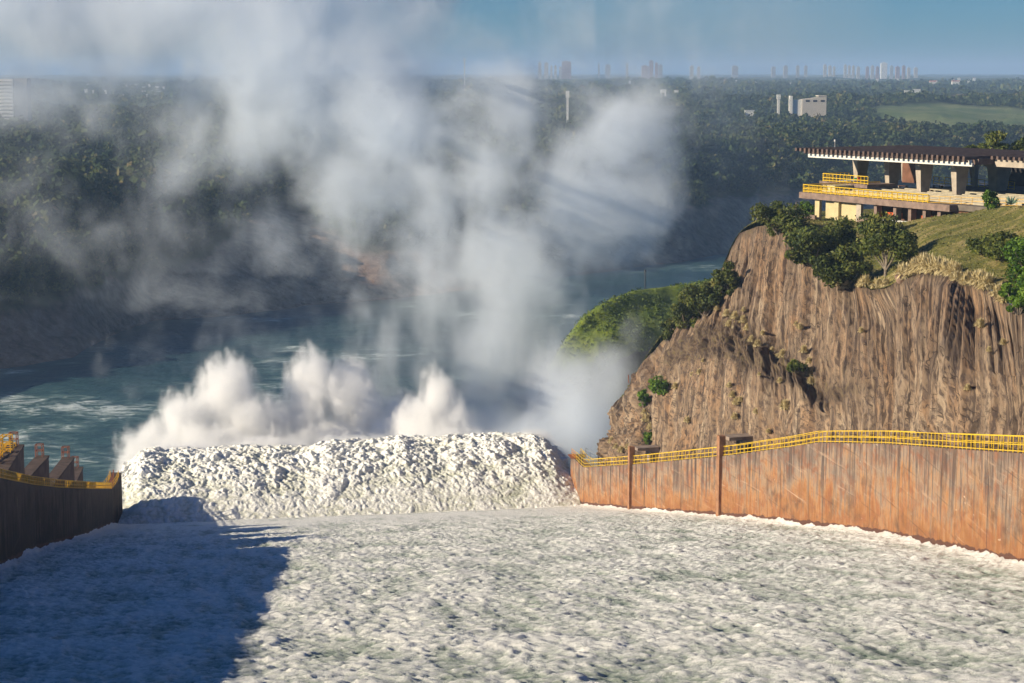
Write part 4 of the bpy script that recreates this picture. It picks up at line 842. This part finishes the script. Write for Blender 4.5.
# ================================================================== FAR FOREST
def ico(sub):
    import bmesh
    bm = bmesh.new(); bmesh.ops.create_icosphere(bm, subdivisions=sub, radius=1); v = np.array([q.co[:] for q in bm.verts]); f = np.array([[x.index for x in q.verts] for q in bm.faces]); bm.free(); return v, f
def forest(name, n, d0, d1, sub, size, label, seed, kr=(-.36, .40), mtl=None, keep=None):
    g = np.random.default_rng(seed); k = g.uniform(*kr, n); d = np.sqrt(g.uniform(0, 1, n)) * (d1 - d0) + d0 if d1 > 800 else g.uniform(d0, d1, n)
    Y = shoreY(k) + d; X = k * Y; Z = land_z(X, Y); ok = (Z > bare_z(X, Y) + 1) & (fieldm(X, Y) < .3) & ((cutm(X, Y) < .3) | (g.random(n) < .04))
    clear = fbm(V3(X / 260, Y / 520, 4), 3); ok &= ~((clear > .22) & (d > 700)); ok &= g.random(n) < sstep(-.45, -.1, fbm(V3(X / 28, Y / 45, 9), 3)) 
    if keep is not None: ok &= keep(X, Y, d)
    X, Y, Z = X[ok], Y[ok], Z[ok]; n = len(X)
    if sub > 9:      # crowns of leaf clumps: small facets spread through each crown
        nq = sub; s = size * np.exp(g.normal(-.08, .30, n)) * (1 + .35 * fbm(V3(X / 60, Y / 60, 3), 2)); dr = g.normal(size=(n, nq, 3)); dr /= np.linalg.norm(dr, axis=2, keepdims=True); dr[..., 2] = np.abs(dr[..., 2]) * 1.1 - .35
        lump = 1 + .5 * pn(dr * 1.7 + g.uniform(0, 99, (n, 1, 3))); C_0 = np.stack([X, Y, Z + s * .8], -1)[:, None, :]; P = C_0 + dr * (lump * g.uniform(.6, 1.05, (n, nq)))[..., None] * s[:, None, None] * np.array([1, 1, 1.0])
        nm = dr + g.normal(size=(n, nq, 3)) * .45; nm /= np.linalg.norm(nm, axis=2, keepdims=True); a = np.cross(nm, g.normal(size=(n, nq, 3))); a /= np.linalg.norm(a, axis=2, keepdims=True); b = np.cross(nm, a); ls = (s[:, None] * g.uniform(.15, .36, (n, nq)) * (44 / nq) ** .4)[..., None]
        V = np.stack([P - a * ls, P - b * ls * .8, P + a * ls, P + b * ls * .8], 2).reshape(-1, 3); T = np.clip(.42 + g.normal(0, .17, n) + .5 * fbm(V3(X / 90, Y / 90), 2), 0, 1)[:, None] + g.normal(0, .16, (n, nq))
        return tag(link_mesh(name, V, np.arange(len(V)).reshape(-1, 4), mtl or m_for, attrs={'tint': np.repeat(np.clip(T, 0, 1).ravel(), 4)}), label, kind='stuff')
    v0, f0 = ico(sub); nv = len(v0); var = []
    for s in range(8):
        dd_ = 1 + .55 * (fbm(v0 * 1.6 + s * 9, 3)) + .25 * pn(v0 * 4 + s * 5) + (.16 * pn(v0 * 9 + s) if sub > 2 else 0); var.append(v0 * dd_[:, None])
    var = np.array(var); idx = g.integers(0, 8, n); s = size * np.exp(g.normal(-.08, .32, n)) * (1 + .35 * fbm(V3(X / 60, Y / 60, 3), 2)) * (1 + .3 * (g.random(n) > .93)); a = g.uniform(0, 6.28, n)
    V = var[idx]; c, si = np.cos(a)[:, None], np.sin(a)[:, None]; V = np.stack([V[..., 0] * c - V[..., 1] * si, V[..., 0] * si + V[..., 1] * c, V[..., 2] * g.uniform(.75, 1.15, n)[:, None]], -1) * s[:, None, None]
    V = V + np.stack([X, Y, Z + s * .75], -1)[:, None, :]
    F = f0[None] + (np.arange(n) * nv)[:, None, None]; sp = np.clip(.45 + g.normal(0, .2, n) + .5 * fbm(V3(X / 90, Y / 90), 2), 0, 1)
    o = link_mesh(name, V.reshape(-1, 3), F.reshape(-1, 3), mtl or m_for, smooth=False, attrs={'tint': np.repeat(sp, nv)}); return tag(o, label, kind='stuff')
m_for, nt_, b_ = mat('forest_crowns'); v_ = coords(nt_); at = math_(nt_, 'ADD', attr(nt_, 'tint'), math_(nt_, 'MULTIPLY', math_(nt_, 'SUBTRACT', noise(nt_, v_, 0.7, 5, .7), .5), 1.0))
c_ = ramp(nt_, at, [(0.05, (0.016, 0.034, 0.014)), (0.45, (0.048, 0.076, 0.022)), (0.8, (0.11, 0.125, 0.036)), (1.0, (0.19, 0.15, 0.07))]); nt_.links.new(c_, b_.inputs['Base Color']); b_.inputs['Roughness'].default_value = 0.8
bump(nt_, b_, noise(nt_, v_, 0.9, 5, .75), 1.0, 1.6)
forest('riverside_forest', 17000, 20, 430, 64, 4.0, 'dense mixed forest along the far river bank', 1)
forest('plateau_forest', 42000, 400, 1500, 26, 3.6, 'rolling wooded plateau beyond the river', 2)
forest('distant_forest', 42000, 1450, 5200, 12, 5.2, 'faint distant woods towards the horizon', 3)

# ================================================================== FAR TOWN
def win_mat(name, wall, glass, sx, sz):
    m, nt, b = mat(name); v = coords(nt); s = N(nt, 'ShaderNodeSeparateXYZ'); nt.links.new(v, s.inputs[0])
    h = math_(nt, 'ADD', s.outputs[0], s.outputs[1]); fx = math_(nt, 'FRACT', math_(nt, 'MULTIPLY', h, 1 / sx)); fz = math_(nt, 'FRACT', math_(nt, 'MULTIPLY', s.outputs[2], 1 / sz))
    k = math_(nt, 'MULTIPLY', math_(nt, 'GREATER_THAN', fx, .45), math_(nt, 'GREATER_THAN', fz, .5)); nt.links.new(mix(nt, k, wall, glass), b.inputs['Base Color']); return m
mt = [win_mat('tower_facade_%s' % c, w_, g__, 5, 3.2) for c, w_, g__ in (('cream', (.50, .47, .43), (.2, .2, .22)), ('rose', (.38, .27, .25), (.16, .13, .14)), ('grey', (.40, .40, .42), (.14, .15, .17)), ('white', (.8, .78, .74), (.3, .3, .32)))]
TK = {0: 'cream', 1: 'rose brown', 2: 'grey', 3: 'white'}
def tower(u, vt, vb, wpx, D, mi, label, group='towers on the city skyline', crown=True):
    zb = atY(u, vb, D)[2]; zt = atY(u, vt, D)[2]; x = (u - 512) / FPX * D; w_ = wpx / FPX * D; gz = float(land_z(x, D)); r = empty('tower_block', (x, D, gz)); tag(r, label, 'building', group)
    mb = MB(); hh = max(zt - gz, 6); mb.box(-w_ / 2, w_ / 2, 0, w_ * .8, -4, hh); mb.build('facade', mt[mi], r)
    if crown: mb = MB(); mb.box(-w_ * .22, w_ * .2, w_ * .2, w_ * .55, hh + .01, hh + 4); mb.build('roof_room', mt[mi], r)
    return r
sky_list = [(539.5, 63, 71, 3.2, 0), (546, 63, 71, 4, 0), (551, 66, 71, 2, 0), (555, 66, 71, 2.5, 0), (560, 67, 71, 2.5, 0), (566, 61.5, 69, 9, 1), (598, 64, 71, 1.5, 2), (607, 65, 71, 5, 2), (626, 64, 72, 2.2, 0), (644, 66, 73, 7, 1), (650, 61, 73, 4, 1), (655, 63, 73, 3, 1), (659, 65, 73, 4, 2), (690, 66, 73, 3.5, 0), (697, 67, 73, 3, 0), (733, 66, 73, 6, 2), (771, 67, 73, 4, 2), (783, 66, 73, 4, 2), (795, 66, 73, 3, 2), (803, 66, 73, 3, 2),
 (822, 65, 73, 3, 0), (827, 66, 73, 3, 0), (831, 67, 73, 2.4, 0), (842, 65, 73, 2.6, 0), (846, 66, 73, 2.4, 0), (850, 66, 73, 2.5, 0), (855, 67, 73, 3, 0), (864, 67, 74, 3, 1), (869, 66, 74, 3, 0), (874, 67, 74, 3, 1), (880.5, 63, 74, 6, 3), (888, 66, 74, 3, 2), (894, 67, 74, 4, 1), (900, 66, 74, 3, 1), (905, 68, 74, 3, 0), (912, 68, 74, 3.4, 0)]
for u, vt, vb, w_, mi in sky_list:
    zone = 'above the mist cloud' if u < 612 else 'right of the mist cloud' if u < 720 else 'above the white hall' if u < 812 else 'above the pavilion'
    special = {566: 'broad rose brown block on the skyline above the mist cloud', 880.5: 'tallest white tower block in the skyline cluster above the pavilion', 650: 'tallest rose brown tower on the skyline right of the mist cloud', 607: 'wide grey block on the skyline above the mist cloud'}
    tower(u, vt, vb, w_, 8200 + (hash(str(u)) % 7) * 0 + (int(u * 7) % 900), mi, special.get(u, '%s tower block on the skyline %s' % (TK[mi], zone)), 'towers on the city skyline ' + zone)
# low houses and sheds
m_tile = plain('pink_roof', (0.50, 0.24, 0.18), 0.8, 0.15)
def house(u, v, wpx, hpx, D, roofm, label, group=None, nm='house'):
    x = (u - 512) / FPX * D; z = float(np.clip(atY(u, v, D)[2], land_z(x, D), land_z(x, D) + 9)); w_ = wpx / FPX * D; h = hpx / FPX * D; r = empty(nm, (x, D, z)); tag(r, label, 'building', group)
    mb = MB(); mb.box(-w_ / 2, w_ / 2, 0, w_ * .5, -14, h); mb.build('wall', m_white, r)
    mb = MB(); a = w_ / 2 + .6; b = w_ * .5 + .6; mb.add([(-a, -.6, h), (a, -.6, h), (a, b, h), (-a, b, h), (-a, b / 2, h * 1.35), (a, b / 2, h * 1.35)], [(0, 1, 5, 4), (2, 3, 4, 5), (0, 4, 3), (1, 2, 5), (3, 2, 1, 0)]); mb.build('roof', roofm, r)
g_ = random.Random(5)
for k in range(26): house(g_.uniform(78, 168), g_.uniform(79, 84), g_.uniform(1.2, 3.2), g_.uniform(.5, 1.0), g_.uniform(3600, 5200), m_white if k % 3 else m_tile, 'tiny pale house among trees below the left horizon', 'houses below the left horizon')
for k in range(20): house(g_.uniform(590, 790), g_.uniform(76, 84), g_.uniform(1.2, 3.0), g_.uniform(.6, 1.1), g_.uniform(4200, 6500), m_white if k % 3 else m_tile, 'tiny pale house among trees below the city skyline', 'houses below the city skyline')
for k in range(22): house(g_.uniform(860, 975), g_.uniform(74, 79), g_.uniform(1.5, 3.4), g_.uniform(.7, 1.4), g_.uniform(5200, 7400), m_white if k % 2 else m_tile, 'tiny house among trees above the pavilion roof', 'houses above the pavilion')
house(952, 78.2, 7.5, 2.4, 5200, m_tile, 'long cream house with orange roof on the right skyline'); house(929, 77, 6, 3, 5300, m_tile, 'pink block left of the orange roofed house on the skyline'); house(913, 88, 8, 1.6, 3600, m_white, 'long white shed with bright roof above the red earth cutting'); house(904, 88.6, 5, 1, 3600, m_white, 'low flat white shed at the left end of the bright shed')
house(662, 90.5, 6, 1.2, 3300, m_white, 'white roofed shed right of the mist cloud, left one of a pair'); house(675, 90.8, 4, 1.0, 3300, m_white, 'white roofed shed right of the mist cloud, right one of a pair'); house(748, 106.5, 9, 1.2, 2200, m_white, 'white shed in the woods left of the slim white tower')
# white hall on the plateau
x0 = (788 - 512) / FPX * 2300; hall = empty('hall', (x0, 2300, float(land_z(x0, 2300)))); tag(hall, 'large white angular hall with slanted roof standing above the forest', 'building')
k_ = 2300 / FPX; zb = atY(800, 103, 2300)[2] - hall.location.z
m_beige = plain('beige_concrete', (0.50, 0.45, 0.38), 0.8, 0.1, .1)
mb = MB(); mb.box(0, 2.5 * k_, 0, 12, -8, zb + 7 * k_); mb.box(2.5 * k_ + .01, 12 * k_, 2, 14, -8, zb + 3.2 * k_); mb.build('white_wing', m_white, hall)
mb = MB(); a, b = 12 * k_ + .02, 36 * k_; mb.hexa([(a, 0, -8), (b, 0, -8), (b, 22, -8), (a, 22, -8), (a, 0, zb + 3.5 * k_), (b, 0, zb + 6.4 * k_), (b, 22, zb + 6.4 * k_), (a, 22, zb + 3.5 * k_)]); mb.build('main_hall', m_beige, hall)
for q in range(3): mb = MB(); mb.box(a + 4 + q * 9, a + 9 + q * 9, -.15, -.01, zb + 1 * k_, zb + 3 * k_); mb.build('window', m_dark, hall)
mb = MB(); mb.box(b - 8 * k_, b + .3, -.3, 22.3, zb + 6.42 * k_, zb + 7.4 * k_); mb.build('roof_box', m_beige, hall)
def slim(u, vb, vt, w_, D, label, nm, cat):
    P = atY(u, vb, D); x = P[0]; z0 = float(land_z(x, D)); zt = atY(u, vt, D)[2]; r = empty(nm, (x, D, z0)); tag(r, label, cat)
    ww = w_ / FPX * D / 2; mb = MB(); mb.box(-ww, ww, -ww, ww, -2, (zt - z0) * .82); mb.build('shaft', m_white, r); mb = MB(); mb.box(-ww * 1.5, ww * 1.5, -ww * 1.5, ww * 1.5, (zt - z0) * .82 + .01, zt - z0); mb.build('tower_head', m_white, r)
slim(778.5, 104, 94.5, 2.4, 2300, 'slim white tower standing left of the white hall', 'water_tower', 'tower'); slim(567.5, 110, 91, 2.2, 1900, 'slender white mast tower seen through the mist cloud', 'water_tower', 'tower'); slim(464.5, 72, 58, .8, 5000, 'thin mast on the horizon left of the cloud', 'radio_mast', 'mast')
# apartment block at the left edge
D = 1750; k_ = D / FPX; xa = (0 - 512) * k_; gz = float(land_z(xa, D)); apt = empty('apartment_building', (xa, D, gz)); tag(apt, 'tall pale apartment block with many balcony bands in the mist at the left edge', 'building')
zt = atY(8, 79, D)[2] - gz; m_apt = plain('pale_facade', (0.62, 0.60, 0.58), 0.8, 0.08, .2); m_aptd = plain('grey_flank', (0.30, 0.29, 0.30), 0.8, 0.1, .2)
mb = MB(); mb.box(-30, 16, 0, 16, -5, zt); mb.build('facade', m_apt, apt); mb = MB(); mb.box(16.02, 28, 3, 17, -5, zt + .6); mb.build('shaded_flank', m_aptd, apt)  # right flank box: its shade is put into the darker grey
nfl = 13
for q in range(nfl):
    z = 2 + q * (zt - 3) / nfl; mb = MB(); mb.box(-29, 15.6, -1.3, -.02, z, z + 1.1); mb.build('balcony', m_white, apt); mb = MB(); mb.box(-28, 15, -.35, -.01, z + 1.15, z + 2.2); mb.build('window', m_dark, apt)
# ================================================================== MIST, SPRAY, HAZE
def vol_mat(name, color, aniso, emis=0.0):
    m = bpy.data.materials.new(name); m.use_nodes = True; nt = m.node_tree; nt.nodes.clear(); o = nt.nodes.new('ShaderNodeOutputMaterial'); v = nt.nodes.new('ShaderNodeVolumePrincipled')
    v.inputs['Color'].default_value = (*color, 1); v.inputs['Anisotropy'].default_value = aniso; v.inputs['Density'].default_value = 1.0; nt.links.new(v.outputs[0], o.inputs['Volume']); return m
def mist(name, label, blobs, dens, voxel, nscale, amp, t0, t1, mtl, stretch=(1, 1, 1), warp=0.0, detail=5.0, rough=0.6, cat=None):
    """blobs: (centre xyz, radii xyz, strength). One volume grid whose density is real spray in space."""
    C = np.array([b[0] for b in blobs]); Rr = np.array([b[1] for b in blobs]); lo = (C - Rr * 1.15).min(0) - warp; hi = (C + Rr * 1.15).max(0) + warp; lo[2] = max(lo[2], -1.5)
    base = np.array([(lo[0] + hi[0]) / 2, (lo[1] + hi[1]) / 2, lo[2]])
    vd = bpy.data.volumes.new(name); o = bpy.data.objects.new(name, vd); COL.objects.link(o); o.location = tuple(map(float, base)); vd.materials.append(mtl)
    g = bpy.data.node_groups.new(name + '_density', 'GeometryNodeTree'); g.interface.new_socket('Geometry', in_out='INPUT', socket_type='NodeSocketGeometry'); g.interface.new_socket('Geometry', in_out='OUTPUT', socket_type='NodeSocketGeometry')
    go = g.nodes.new('NodeGroupOutput'); L = g.links.new
    pos = g.nodes.new('GeometryNodeInputPosition').outputs[0]
    def vm(op, a, b=None):
        n = g.nodes.new('ShaderNodeVectorMath'); n.operation = op
        for k, v in enumerate((a, b)):
            if v is None: continue
            if hasattr(v, 'links'): L(v, n.inputs[k])
            elif op == 'SCALE' and k == 1: n.inputs['Scale'].default_value = v
            else: n.inputs[k].default_value = tuple(map(float, v))
        return n
    def m2(op, a, b=0.0, c=None, clamp=False):
        n = g.nodes.new('ShaderNodeMath'); n.operation = op; n.use_clamp = clamp
        for k, v in enumerate((a, b, c)):
            if v is None: continue
            if hasattr(v, 'links'): L(v, n.inputs[k])
            else: n.inputs[k].default_value = float(v)
        return n.outputs[0]
    def nz(vec, s, d, r, dist=0.0, out=0):
        n = g.nodes.new('ShaderNodeTexNoise'); L(vec, n.inputs['Vector']); n.inputs['Scale'].default_value = s; n.inputs['Detail'].default_value = d; n.inputs['Roughness'].default_value = r; n.inputs['Distortion'].default_value = dist; return n.outputs[out]
    wpos = pos
    if warp:
        wc = nz(pos, nscale * .45, 2.0, .5, 0, 1); wpos = vm('ADD', pos, vm('SCALE', vm('SUBTRACT', wc, (.5, .5, .5)).outputs[0], warp * 2).outputs[0]).outputs[0]
    f = None
    for (c, r, s) in blobs:
        d = vm('LENGTH', vm('DIVIDE', vm('SUBTRACT', wpos, np.array(c) - base).outputs[0], r).outputs[0]).outputs['Value']
        e = m2('MULTIPLY', m2('SUBTRACT', 1.0, d, clamp=True), s); f = e if f is None else m2('SMOOTH_MAX', f, e, .12)
    st = vm('MULTIPLY', pos, stretch).outputs[0]
    n1 = nz(vm('ADD', st, base * .37).outputs[0], nscale, detail, rough, .35)
    v = m2('ADD', f, m2('MULTIPLY', m2('SUBTRACT', n1, .5), amp)); v = m2('MULTIPLY', v, m2('MULTIPLY', f, 12.0, clamp=True))
    mr = g.nodes.new('ShaderNodeMapRange'); mr.interpolation_type = 'SMOOTHSTEP'; L(v, mr.inputs[0]); mr.inputs[1].default_value = t0; mr.inputs[2].default_value = t1; mr.inputs[3].default_value = 0; mr.inputs[4].default_value = dens
    vc = g.nodes.new('GeometryNodeVolumeCube'); L(mr.outputs[0], vc.inputs['Density']); vc.inputs['Min'].default_value = tuple(map(float, lo - base)); vc.inputs['Max'].default_value = tuple(map(float, hi - base))
    for k, ax in enumerate('XYZ'): vc.inputs['Resolution ' + ax].default_value = int(max(8, (hi[k] - lo[k]) / voxel))
    sm = g.nodes.new('GeometryNodeSetMaterial'); L(vc.outputs[0], sm.inputs[0]); sm.inputs['Material'].default_value = mtl; L(sm.outputs[0], go.inputs[0])
    md = o.modifiers.new('spray', 'NODES'); md.node_group = g
    tag(o, label, kind='stuff'); return o
def B(u, v, Y, ru, rv, rd=None, s=1.0):
    k = Y / FPX; return (atY(u, v, Y), np.array([ru * k, (rd if rd is not None else (ru + rv) / 2 * k), rv * k]), s)
m_spray = vol_mat('white_spray', (0.998, 0.998, 0.999), 0.0); m_mist = vol_mat('grey_mist', (0.90, 0.945, 1.0), 0.1)
# three towering bursts where the jet meets the river
SB = (.36, .45, .22, 1.9, .18, .58, m_spray, (1.1, 1.1, .42), 3.5, 10, .74)
mist('spray_burst', 'left bursting plume of dense white spray behind the jet crest', [B(228, 402, 504, 44, 62), B(250, 430, 500, 50, 54), B(190, 425, 500, 44, 46), B(150, 448, 496, 44, 40), B(128, 478, 492, 20, 48), B(215, 452, 494, 100, 42), B(276, 445, 498, 40, 34)], *SB)
mist('spray_burst', 'middle broad plume of dense white spray with a double peak', [B(312, 392, 510, 40, 56), B(350, 398, 508, 40, 54), B(300, 425, 504, 42, 48), B(372, 430, 502, 40, 44), B(335, 450, 498, 90, 42), B(395, 442, 488, 48, 38), B(405, 425, 500, 34, 36)], *SB)
mist('spray_burst', 'right smaller pointed plume of white spray', [B(438, 401, 478, 22, 48), B(418, 427, 476, 36, 40), B(452, 425, 476, 34, 42), B(440, 449, 472, 75, 38)], *SB)
mist('rising_mist', 'tall thin veil of grey mist climbing from the right plume', [B(500, 420, 530, 100, 95, 26, 1.1), B(485, 350, 545, 75, 115, 26, 1.0), B(500, 290, 570, 85, 95, 26, .95), B(405, 350, 550, 70, 105, 20, .62), B(370, 370, 550, 50, 95, 18, .7), B(545, 400, 520, 80, 90, 26, 1.0), B(440, 290, 575, 75, 80, 22, .7), B(500, 250, 600, 90, 60, 26)], .080, 1.0, .07, 2.6, .18, 1.10, m_mist, (1.2, 1.2, .42), 10, 10, .70)
mist('spray_veil', 'pale spray drifting against the headland and the end of the right wall', [B(585, 425, 470, 66, 76, 20), B(560, 405, 490, 64, 80, 22), B(610, 385, 485, 44, 60, 18, .8), B(520, 450, 470, 85, 60, 22, 1.1), B(640, 345, 500, 26, 50, 14, .4), B(490, 440, 478, 70, 50, 20, 1.1)], .14, 1.1, .08, 1.6, .12, .9, m_mist, (1, 1, .55), 6, 9, .66)
mist('crest_spray', 'fine white spray flying off the crest of the water curtain', [B(180, 450, 440, 70, 14, 9), B(270, 446, 440, 80, 14, 9), B(360, 443, 440, 80, 14, 9), B(450, 440, 438, 80, 14, 9), B(530, 442, 436, 50, 16, 9), B(562, 462, 432, 22, 26, 7, .9), B(140, 462, 438, 26, 24, 8, .9)], .55, .5, .30, 1.9, .28, .95, m_spray, (1, 1, .8), 2, 8, .68)
mist('mist_cloud', 'large billowing grey mist cloud over the river in the centre', [B(600, 145, 660, 98, 100, 34, 1.25), B(612, 200, 655, 82, 85, 30, 1.2), B(560, 220, 650, 110, 80, 30, 1.15), B(480, 180, 660, 120, 105, 32), B(430, 230, 665, 125, 85, 30, .9), B(505, 115, 670, 85, 70, 26), B(645, 150, 655, 50, 70, 20), B(365, 190, 675, 110, 100, 30), B(510, 255, 640, 110, 60, 26, 1.0), B(390, 120, 690, 110, 90, 30, 1.0), B(320, 220, 680, 80, 80, 26, .55), B(300, 100, 700, 90, 90, 30, .9)], .060, 0.9, .042, 3.0, .20, 1.00, m_mist, (1, 1, .9), 20, 12, .70)
mist('high_mist', 'pale mist bank rising across the upper left sky', [B(280, 50, 720, 150, 130, 44, 1.1), B(350, 100, 715, 100, 100, 38), B(200, 10, 730, 200, 95, 44, 1.1), B(50, 0, 740, 220, 95, 44, 1.1), B(230, 110, 710, 75, 110, 32, .7), B(300, -30, 720, 200, 110, 44, 1.1), B(183, 140, 700, 40, 90, 24, .7), B(80, 90, 740, 180, 60, 32, .7), B(260, 70, 730, 160, 60, 32, .9), B(370, 50, 725, 70, 60, 26, .9), B(400, 20, 715, 50, 60, 26, .8)], .062, 1.4, .030, 2.6, .10, .95, m_mist, (1, 1, .8), 20, 11, .70)
mist('thin_mist', 'faint mist veil drifting over the upper right sky', [B(760, 20, 800, 150, 110, 40, .8), B(640, 40, 790, 120, 90, 40, .7), B(715, 130, 780, 75, 120, 30, .7)], .010, 3.5, .013, 1.2, .06, .9, m_mist, (1, 1, .6), 14, 5, .55)
# haze: one closed box of even air round the camera and the whole place
hz = MB(); hz.box(-36000, 36000, -900, 36000, -10.0, 260.0)
mh = bpy.data.materials.new('haze_air'); mh.use_nodes = True; nt_ = mh.node_tree; nt_.nodes.clear(); o_ = nt_.nodes.new('ShaderNodeOutputMaterial'); v_ = nt_.nodes.new('ShaderNodeVolumePrincipled'); v_.inputs['Density'].default_value = 9.5e-5; v_.inputs['Color'].default_value = (0.46, 0.68, 1.0, 1); v_.inputs['Anisotropy'].default_value = 0.0; nt_.links.new(v_.outputs[0], o_.inputs['Volume'])
tag(hz.build('haze', mh), 'blue morning haze in the air', kind='stuff')

# ------------------------------------------------------------------ look-alikes are told apart by their order from the left
ORDN = 'first second third fourth fifth sixth seventh eighth ninth tenth eleventh twelfth thirteenth fourteenth fifteenth sixteenth seventeenth eighteenth nineteenth twentieth twenty-first twenty-second twenty-third twenty-fourth twenty-fifth twenty-sixth twenty-seventh twenty-eighth'.split()
by = {}
for o_ in COL.objects:
    if o_.parent is None and o_.get('label') and o_.get('category'): by.setdefault(o_['label'], []).append(o_)
for lab, L_ in by.items():
    if len(L_) > 1 and len(L_) <= len(ORDN):
        L_.sort(key=lambda o_: o_.location.x / max(1.0, o_.location.y))
        for k, o_ in enumerate(L_): o_['label'] = '%s, %s from the left' % (lab, ORDN[k])
